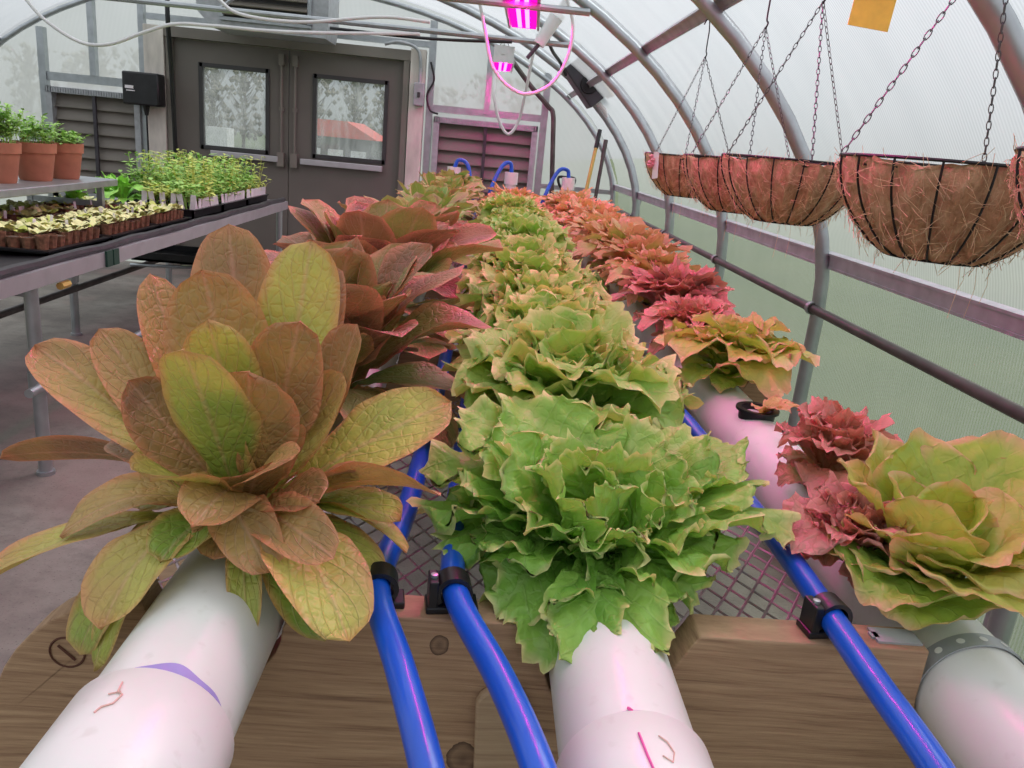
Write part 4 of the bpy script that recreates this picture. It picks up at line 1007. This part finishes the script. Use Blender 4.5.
# ================================================================ HERO PLANTS
def plant(nm, x, y, k, lab, cat='lettuce', grp=None, cup=True):
    e = empty(nm, (x, y, PZ[k]+PR)); tag(e, lab, cat, grp)
    if cup: pot_cup(e)
    return e
# --- romaine 1
e = plant('romaine_lettuce', PX[0], .74, 0, 'large bronze and yellow green romaine lettuce at the front of the left pipe')
org = np.array([PX[0], .74, PZ[0]+PR]); f = Foliage(); rg = random.Random(11)
# (tip px, tip py, tipY, width, facing az deg, arch, tone, opts)
RL = [
 (228, 224, .88, .088, 95, -.03, .62, {}), (312, 240, .84, .088, 80, -.04, .26, {}), (330, 262, .90, .075, 70, -.02, .85, {}),
 (150, 274, .84, .060, 120, -.05, .55, dict(twist=.2)), (203, 270, .80, .096, 100, -.06, .52, {}), (272, 300, .88, .07, 85, 0, .7, {}),
 (209, 322, .73, .070, 95, -.04, .22, {}), (357, 324, .78, .068, 60, -.06, .80, dict(twist=-.3)), (298, 322, .745, .078, 80, -.05, .68, {}),
 (250, 374, .675, .084, -90, .0, .72, {}), (183, 352, .650, .080, -98, .02, .22, {}), (128, 380, .72, .062, 130, -.03, .78, {}),
 (35, 345, .80, .065, 170, .06, .55, dict(twist=-.6)), (100, 330, .80, .060, 150, .0, .62, dict(twist=-.5)),
 (2, 458, .86, .050, 175, .10, .85, dict(twist=.9)), (-20, 585, .62, .066, 190, .10, .42, dict(twist=.15)),
 (100, 628, .565, .066, -150, .20, .42, {}), (78, 655, .60, .070, -145, .16, .05, {}), (95, 672, .58, .04, -140, .2, .1, {}),
 (66, 510, .66, .060, -170, .12, .62, dict(tipcurl=.5)), (150, 478, .615, .090, -130, .08, .36, dict(twist=.2)),
 (200, 510, .60, .060, -125, .16, .55, dict(tipcurl=.3)), (272, 574, .60, .052, -85, .26, .55, dict(twist=.5)), (292, 462, .62, .056, -70, .12, .58, dict(twist=.7)),
 (335, 560, .60, .05, -50, .2, .55, dict(twist=.6)),
 (440, 494, .66, .052, -10, .10, .55, dict(twist=-.75)), (450, 402, .80, .080, 20, .04, .34, dict(twist=.5)),
 (350, 642, .560, .075, -55, .16, .24, {}), (325, 640, .60, .062, -60, .12, .02, {}), (408, 552, .68, .05, -15, .12, .12, dict(twist=-.5)),
 (248, 640, .59, .028, -88, .22, .12, {}), (342, 372, .75, .050, 40, -.03, .40, dict(twist=.3)),
 (160, 560, .60, .055, -130, .12, .06, {}), (120, 560, .66, .05, 200, .1, .08, {}), (262, 470, .64, .07, -80, .05, .74, dict(twist=.4)), (285, 420, .70, .06, -60, 0, .60, {}),
 (225, 420, .70, .05, -120, 0, .45, {}), (245, 350, .78, .06, 90, -.02, .3, {}), (180, 300, .90, .07, 110, -.02, .75, {}), (255, 260, .93, .075, 90, -.02, .8, {}),
 (215, 560, .62, .05, -110, .15, .6, {}), (360, 470, .70, .05, 0, .05, .7, dict(twist=-.3)), (400, 520, .70, .06, 0, .1, .05, {}), (110, 440, .80, .055, 160, .02, .8, {}),
 (380, 580, .66, .05, -20, .12, .1, {}),
 (130, 500, .72, .06, 180, .06, .3, {}), (320, 500, .64, .06, -40, .08, .65, dict(twist=.4)),
]
for (px, py, ty, w, az, ar, tn, op) in RL:
    tip = at(px, py, ty)-org; az = R(az); a = np.array([math.cos(az), math.sin(az), 0])
    P0 = a*.014+np.array([0, 0, .0+rg.uniform(0, .012)])
    f.leaf(P0, tip, az, w*1.08, arch=ar, cup=.45, kind='romaine', ruf=.03, rf=7, tone=tn, nu=30, nv=16, rng=rg, ser=.008, sf=20, **op)
f.build('foliage', M['romaine'], e)
# hearts / other romaines
Lspec = [(1.14, .28, .50, 21), (1.62, .30, .62, 22), (2.02, .28, .55, 23)]
labs = ['second romaine lettuce on the left pipe, pink tinged and bronze', 'third romaine lettuce on the left pipe, dark bronze', 'fourth romaine lettuce on the left pipe, red brown']
for (y, Rr, tn, sd), lb in zip(Lspec, labs):
    e = plant('romaine_lettuce', PX[0], y, 0, lb); rosette('romaine', sd, 38, Rr, Rr*1.0, tn, e, M['romaine_dark'], nu=18, nv=12, spread=.82, tonev=.4, wide=1.3)
ords = ['fifth', 'sixth', 'seventh', 'eighth', 'ninth', 'tenth', 'eleventh', 'twelfth', 'thirteenth', 'fourteenth', 'fifteenth', 'sixteenth', 'seventeenth', 'eighteenth']
mixp = []
for k in range(3):
    e = plant('leaf_lettuce', PX[0], 2.4+k*.3, 0, 'x'); mixp.append(e)
    rosette('romaine' if k != 1 else 'fan', 60+k, 42, .235, .26, (.3, .25, .6)[k], e, M['mixleaf'], nu=12, nv=8, ruf=.09, ser=.08, tonev=.3, wide=.9 if k != 1 else .6)
ys = [2.40, 2.70, 3.0]+[3.3+.3*i for i in range(7)]
for i, y in enumerate(ys):
    o = mixp[i] if i < 3 else copy_tree(mixp[(i*2) % 3])
    o.location = (PX[0]+rnd.uniform(-.015, .015), y, PZ[0]+PR); o.rotation_euler.z = rnd.uniform(0, 6); s_ = rnd.uniform(.88, 1.1); o.scale = (s_, s_, s_)
    tag(o, 'green and bronze leaf lettuce, %s plant along the left pipe' % ords[i], 'lettuce')

# --- frilly hero
e = plant('frilly_lettuce', PX[1], .76, 1, 'large frilly light green lettuce at the front of the middle pipe')
org = np.array([PX[1], .76, PZ[1]+PR]); f = Foliage(); rg = random.Random(5)
FL = [
 (602, 712, .575, .092, -92, .17, .42, dict(ser=.09)), (535, 665, .62, .11, -115, .14, .15, {}), (492, 615, .66, .12, -140, .12, .12, {}),
 (665, 640, .66, .05, -60, .10, .35, {}), (650, 610, .67, .10, -60, .14, .10, {}), (700, 600, .68, .12, -40, .12, .22, {}), (740, 565, .72, .12, -20, .12, .25, {}),
 (785, 530, .78, .11, 0, .14, .35, {}), (765, 480, .84, .10, 10, .08, .5, {}), (740, 440, .92, .11, 25, .06, .5, {}), (690, 430, .90, .12, 40, .02, .35, {}),
 (640, 425, .86, .12, 60, -.03, .45, {}), (590, 400, .92, .13, 80, .0, .4, {}), (520, 392, .88, .14, 110, .0, .45, {}), (465, 410, .86, .13, 140, .04, .48, {}),
 (430, 460, .84, .13, 160, .08, .38, {}), (418, 510, .80, .12, 180, .12, .2, {}), (440, 550, .74, .12, 200, .14, .15, {}), (480, 560, .70, .11, 215, .12, .2, {}),
 (500, 440, .76, .12, 150, -.03, .42, {}), (560, 440, .80, .11, 100, -.06, .42, {}), (625, 450, .76, .11, 60, -.06, .38, dict(twist=.3)), (655, 490, .72, .11, 10, -.02, .32, {}),
 (550, 470, .70, .10, -160, -.06, .5, {}), (590, 490, .70, .08, -60, -.06, .5, {}), (570, 450, .75, .06, 90, -.1, .35, {}), (600, 465, .745, .06, 30, -.1, .3, {}), (585, 540, .66, .09, -90, .0, .3, {}),
 (530, 520, .68, .10, -140, .02, .35, {}), (640, 540, .68, .09, -45, .04, .2, {}), (710, 520, .74, .11, -5, .06, .35, {}), (690, 470, .80, .10, 25, .02, .45, {}), (460, 490, .78, .11, 170, .06, .35, {}),
]
for (px, py, ty, w, az, ar, tn, op) in FL:
    tip = at(px, py, ty)-org; az = R(az); a = np.array([math.cos(az), math.sin(az), 0])
    q = dict(ser=.075); q.update(op)
    f.leaf(a*.012+np.array([0, 0, .005]), tip, az, w*1.25, arch=ar, cup=.55, kind='fan', ruf=.075, rf=rg.uniform(7, 10), sf=36, tone=tn, nu=40, nv=30, rng=rg, **q)
f.build('foliage', M['frilly'], e)
mp = []
for k in range(4):
    e = plant('frilly_lettuce', PX[1], 1, 1, 'x'); mp.append(e)
    rosette('fan', 80+k, 38, .196, .205, .52, e, M['frilly'], nu=26, nv=22, ruf=.08, ser=.075, tonev=.2, wide=.95)
ys = [1.06+.275*i for i in range(15)]; ords2 = ['second', 'third', 'fourth']+ords
for i, y in enumerate(ys):
    far = y > 4.3
    if far: continue
    o = mp[i] if i < 4 else copy_tree(mp[i % 4])
    o.location = (PX[1]-.018+rnd.uniform(-.012, .012), y, PZ[1]+PR); o.rotation_euler.z = rnd.uniform(0, 6); s_ = rnd.uniform(.92, 1.08)*(1.0 if i else 1.05); o.scale = (s_, s_, s_)
    tag(o, 'frilly pale green lettuce, %s plant along the middle pipe' % ords2[i], 'lettuce')

# --- right row
e = plant('butterhead_lettuce', PX[2]+.0, .76, 2, 'large yellow green lettuce with pinkish rims at the front of the right pipe')
org = np.array([PX[2], .76, PZ[2]+PR]); f = Foliage(); rg = random.Random(15)
BL = [
 (880, 428, .90, .10, 120, .0, .50, {}), (930, 432, .86, .12, 95, -.04, .25, {}), (975, 440, .88, .10, 80, 0, .6, {}), (1015, 440, .84, .12, 50, 0, .3, {}), (1050, 470, .8, .12, 10, .05, .35, {}),
 (840, 460, .86, .11, 150, .04, .55, {}), (850, 520, .76, .10, 190, .08, .55, {}), (870, 600, .68, .13, 215, .12, .12, {}), (905, 625, .66, .12, 240, .12, .18, {}), (950, 600, .64, .08, 255, .08, .62, {}),
 (1010, 620, .60, .10, -90, .12, .5, {}), (1050, 600, .62, .12, -60, .14, .55, {}), (1060, 540, .7, .13, -20, .1, .5, {}), (930, 500, .70, .08, 220, .0, .5, {}), (960, 480, .76, .09, 90, -.08, .15, {}),
 (990, 500, .72, .09, -40, -.04, .4, {}), (900, 470, .80, .09, 140, -.04, .35, {}), (1000, 560, .64, .11, -80, .06, .6, {}), (830, 560, .74, .09, 190, .1, .3, {}), (890, 540, .72, .08, 200, .0, .3, {}), (945, 540, .66, .08, 240, .0, .45, {})]
for (px, py, ty, w, az, ar, tn, op) in BL:
    tip = at(px, py, ty)-org; az = R(az); a = np.array([math.cos(az), math.sin(az), 0])
    f.leaf(a*.012+np.array([0, 0, .005]), tip, az, w*1.25, arch=ar, cup=.7, kind='fan', ruf=.045, rf=rg.uniform(4, 5.5), ser=.02, sf=18, tone=tn, nu=30, nv=22, rng=rg, **op)
f.build('foliage', M['butter'], e)
def rrow(nm, y, dx,  kind, seed, n, Rr, Hh, tone, mat, lab, wide=.95, ruf=.09, ser=.07, **k):
    e = plant(nm, PX[2]+dx, y, 2, lab, cup=abs(dx) < .02); rosette(kind, seed, n, Rr, Hh, tone, e, M[mat], wide=wide, ruf=ruf, ser=ser, nu=20, nv=16, **k); return e
rrow('red_lettuce', .80, -.062, 'fan', 31, 26, .10, .09, .72, 'red', 'small frilly red lettuce tucked left of the large yellow green one', wide=.8)
rrow('red_lettuce', 1.02, -.0, 'fan', 32, 30, .115, .13, .55, 'red', 'pinkish red frilly lettuce just behind the large yellow green one', wide=.85)
e = plant('seedling_lettuce', PX[2], 1.34, 2, 'tiny orange lettuce seedling leaning out of an open black cup on the right pipe'); kids(e)[0].scale = (1.25, 1.25, 1.2)
f = Foliage(); rg = random.Random(9)
for az, L in ((-60, .07), (-20, .08), (20, .06), (-100, .05), (-40, .05)):
    a = R(az); f.leaf((0.01, 0, 0), (math.cos(a)*L, math.sin(a)*L, .025), a, .045, .15, .3, 'fan', .07, 5, .06, 20, .5, nu=12, nv=10, rng=rg)
f.build('foliage', M['orange'], e)
rrow('orange_lettuce', 1.56, .01, 'fan', 33, 38, .165, .15, .42, 'butter', 'yellow green and orange lettuce behind the open black cup', ruf=.06, ser=.03)
rrow('red_lettuce', 1.85, .0, 'fan', 34, 50, .15, .13, .5, 'red', 'pink red lettuce, the one behind the yellow and orange lettuce', wide=.62, ser=.1)
rrow('red_lettuce', 2.07, -.0, 'fan', 35, 54, .185, .19, .85, 'red', 'dark crimson frilly lettuce, the deepest red on the right pipe', wide=.6, ser=.1)
op = []
for k in range(4):
    e = plant('oak_leaf_lettuce', PX[2], 3, 2, 'x'); op.append(e)
    rosette('fan', 90+k, 46, .215, .23, (.45, .6, .3, .7)[k], e, M['orange'], nu=16, nv=14, ruf=.09, ser=.12, tonev=.28, wide=.6)
for i, y in enumerate([2.34+.27*j for j in range(11)]):
    o = op[i] if i < 4 else copy_tree(op[i % 4])
    o.location = (PX[2]+rnd.uniform(-.02, .03), y, PZ[2]+PR); o.rotation_euler.z = rnd.uniform(0, 6); s_ = rnd.uniform(.9, 1.12); o.scale = (s_, s_, s_)
    tag(o, 'orange tinted leaf lettuce, %s plant along the right pipe' % (['eighth', 'ninth', 'tenth']+ords[6:]+['nineteenth', 'twentieth'])[i], 'lettuce')
for i, y in enumerate((4.36, 4.62, 4.88)):
    o = copy_tree(op[(0, 2, 0)[i]]); o.location = (PX[1], y, PZ[1]+PR); o.rotation_euler.z = rnd.uniform(0, 6)
    tag(o, ('orange tinted lettuce behind the last green one of the middle pipe', 'orange tinted lettuce next to last on the middle pipe', 'orange tinted lettuce last on the middle pipe, by the riser')[i], 'lettuce')

# ================================================================ HANGING BASKETS
def basket():
    e = empty('hanging_basket', (0, 0, 0)); Rb = .153; D = .135
    def prof(t_): return Rb*(.42+.58*math.sin(t_*PI/2)**.75), -D*(1-t_)
    b = MB(); ring = lambda r, z: [(r*math.cos(a), r*math.sin(a), z) for a in np.linspace(0, 2*PI, 41)[:-1]]
    b.tube(ring(Rb+.002, .0), .0026, 6, closed=True); b.tube(ring(Rb*.42, -D), .002, 6, closed=True); b.tube(ring(Rb*.95, -.012), .0016, 5, closed=True)
    nr = 16
    for k in range(nr):
        a = 2*PI*k/nr; pts = []
        for i in range(9):
            r, z = prof(1-i/8); pts.append(((r+.003)*math.cos(a), (r+.003)*math.sin(a), z))
        b.tube(pts, .0017, 5)
    for a in (0, PI/2): b.tube([(-Rb*.42*math.cos(a), -Rb*.42*math.sin(a), -D), (Rb*.42*math.cos(a), Rb*.42*math.sin(a), -D)], .0017, 5)
    b.build('wire_frame', M['wire'], e)
    # liner
    rg = random.Random(77); vs = []; fs = []; nu_, nv_ = 96, 22
    prof2 = [(prof(max(0, 1-i/14))[0]-.001, prof(max(0, 1-i/14))[1]-.008*(i == 0)) for i in range(15)]
    prof2 = prof2+[(.045, -D-.001), (.0, -D-.002)]
    inner = [(Rb*.93, -.006), (Rb*.86, -.03), (Rb*.62, -D+.03), (Rb*.3, -D+.016), (0, -D+.014)]
    allp = inner[::-1]+[(Rb*.985, -.002)]+prof2
    for i, (r, z) in enumerate(allp):
        for j in range(nu_):
            a = 2*PI*j/nu_; bulge = .005*math.cos(a*16+PI)+rg.uniform(-.0032, .0032)
            zz = z+(.005*math.sin(a*5+1)+rg.uniform(-.003, .003) if i in (4, 5, 6) else 0)
            vs.append(((r+bulge*(r > .02))*math.cos(a), (r+bulge*(r > .02))*math.sin(a), zz))
    for i in range(len(allp)-1):
        for j in range(nu_): fs.append((i*nu_+j, i*nu_+(j+1) % nu_, (i+1)*nu_+(j+1) % nu_, (i+1)*nu_+j))
    b = MB(); b.add(vs, fs); b.build('coir_liner', M['coir'], e)
    b = MB()
    for k in range(950):
        a = rg.uniform(0, 2*PI); t_ = rg.uniform(.02, 1); r, z = prof(t_); r += .002
        p = Vector((r*math.cos(a), r*math.sin(a), z)); d = Vector((rg.uniform(-1, 1), rg.uniform(-1, 1), rg.uniform(-1, 1))).normalized(); nrm = Vector((math.cos(a), math.sin(a), -.4)).normalized()
        L = rg.uniform(.012, .04); d = (d-d.dot(nrm)*nrm*.8)
        b.tube([p, p+d*L*.5+nrm*rg.uniform(.002, .006), p+d*L+nrm*rg.uniform(-.001, .006)+Vector((0, 0, -.003))], .00042, 3, caps=False)
    for k in range(4):
        a = rg.uniform(0, 6.28); p = Vector((.08*math.cos(a), .08*math.sin(a), -D)); b.tube([p, p+Vector((.004, 0, -.03)), p+Vector((.0, .002, -.03-rg.uniform(.01, .05)))], .0004, 3)
    b.build('loose_fibres', M['fibre'], e)
    # chains
    hA = .325
    for k in range(3):
        a = R(200+120*k); p0 = Vector(((Rb+.002)*math.cos(a), (Rb+.002)*math.sin(a), 0)); p1 = Vector((0, 0, hA)); d = (p1-p0); L = d.length; d.normalize()
        nl = int(L/.0125); b = MB(); u = d.cross(Vector((0, 0, 1))).normalized(); w = d.cross(u)
        for i in range(nl):
            c = p0+d*(L*(i+.5)/nl); s_ = u if i % 2 else w; hl = .0082; hw = .0032
            pts = [c+d*hl*math.cos(q)+s_*hw*math.sin(q)*(1 if abs(math.cos(q)) < .9 else .9) for q in np.linspace(0, 2*PI, 11)[:-1]]
            b.tube(pts, .00085, 4, closed=True)
        b.build('chain', M['chain'], e)
    b = MB(); b.tube(smooth_path([(0, 0, hA-.004), (.006, 0, hA+.01), (0, 0, hA+.02), (0, 0, hA+.06), (-.0, 0, hA+.085), (-.012, 0, hA+.125), (-.035, 0, hA+.105)], 5), .0022, 6); b.build('hook', M['wire'], e)
    return e
b0 = basket()
for i, (x, y, z, s_, rz, lb) in enumerate(((.735, 1.27, 1.398, 1.1, R(-35), 'hanging coir lined wire basket, largest looking, shown whole at the right'), (.705, 1.88, 1.390, 1.04, R(-57), 'hanging coir lined wire basket, middle one just behind the largest looking'),
        (.70, 2.24, 1.385, 1.04, R(-62), 'hanging coir lined wire basket partly hidden between its two neighbours'), (.70, 2.84, 1.385, 1, R(-70), 'farthest hanging coir basket, with a pink and white tag'), (.735, .83, 1.41, 1.05, R(-20), 'hanging coir basket cut off by the right edge of the photo'))):
    o = b0 if i == 0 else copy_tree(b0)
    o.location = (x, y, z); o.rotation_euler.z = rz; o.scale = (s_, s_, s_)
    tag(o, lb, 'hanging basket')
    if i == 3:
        b = MB(); a = R(205); p = Vector((.157*math.cos(a), .157*math.sin(a), 0)); b.add([p+Vector((0, 0, .005)), p+Vector((.012, -.03, .005)), p+Vector((.018, -.032, -.08)), p+Vector((.006, 0, -.085))], [(0, 1, 2, 3)])
        t_ = b.build('white_tag', M['labelw'], o, smooth=False); t_.rotation_euler.z = R(70); sm_ = t_.modifiers.new('s', 'SOLIDIFY'); sm_.thickness = .001
        b = MB(); rg = random.Random(4)
        for k in range(10): b.lathe([(0, -.01), (.010, 0), (0, .01)], 6, (p.x-.006+rg.uniform(-.008, .006), p.y+rg.uniform(-.01, .01), -.02+rg.uniform(-.03, .015)))
        t_ = b.build('pink_flower_tag', M['tagpink'], o); t_.rotation_euler.z = R(70)

# ================================================================ LIGHT
w = bpy.data.worlds.new('world'); sc.world = w; w.use_nodes = True; t = w.node_tree; t.nodes.clear()
out = t.nodes.new('ShaderNodeOutputWorld'); bg = t.nodes.new('ShaderNodeBackground')
tc = t.nodes.new('ShaderNodeTexCoord'); sx = t.nodes.new('ShaderNodeSeparateXYZ'); t.links.new(tc.outputs['Generated'], sx.inputs[0])
col = ramp(t, mth(t, 'MULTIPLY_ADD', sx.outputs[2], .5, .5), [(.48, (.19, .20, .19)), (.505, (.35, .37, .37)), (.55, (.50, .53, .56)), (.64, (.80, .82, .89)), (1, (1.0, 1.0, 1.05))])
# overcast with faint cloud variation
nz = noise(t, 2.2, 4, tc.outputs['Generated'])
t.links.new(col, bg.inputs[0]); bg.inputs[1].default_value = 1.1
t.links.new(bg.outputs[0], out.inputs[0])
sl = bpy.data.lights.new('soft_sun', 'SUN'); sl.energy = 1.9; sl.angle = R(35); sl.color = (1, .98, .94)
so = bpy.data.objects.new('soft_sun', sl); COL.objects.link(so); so.rotation_euler = (R(-25), R(28), 0)
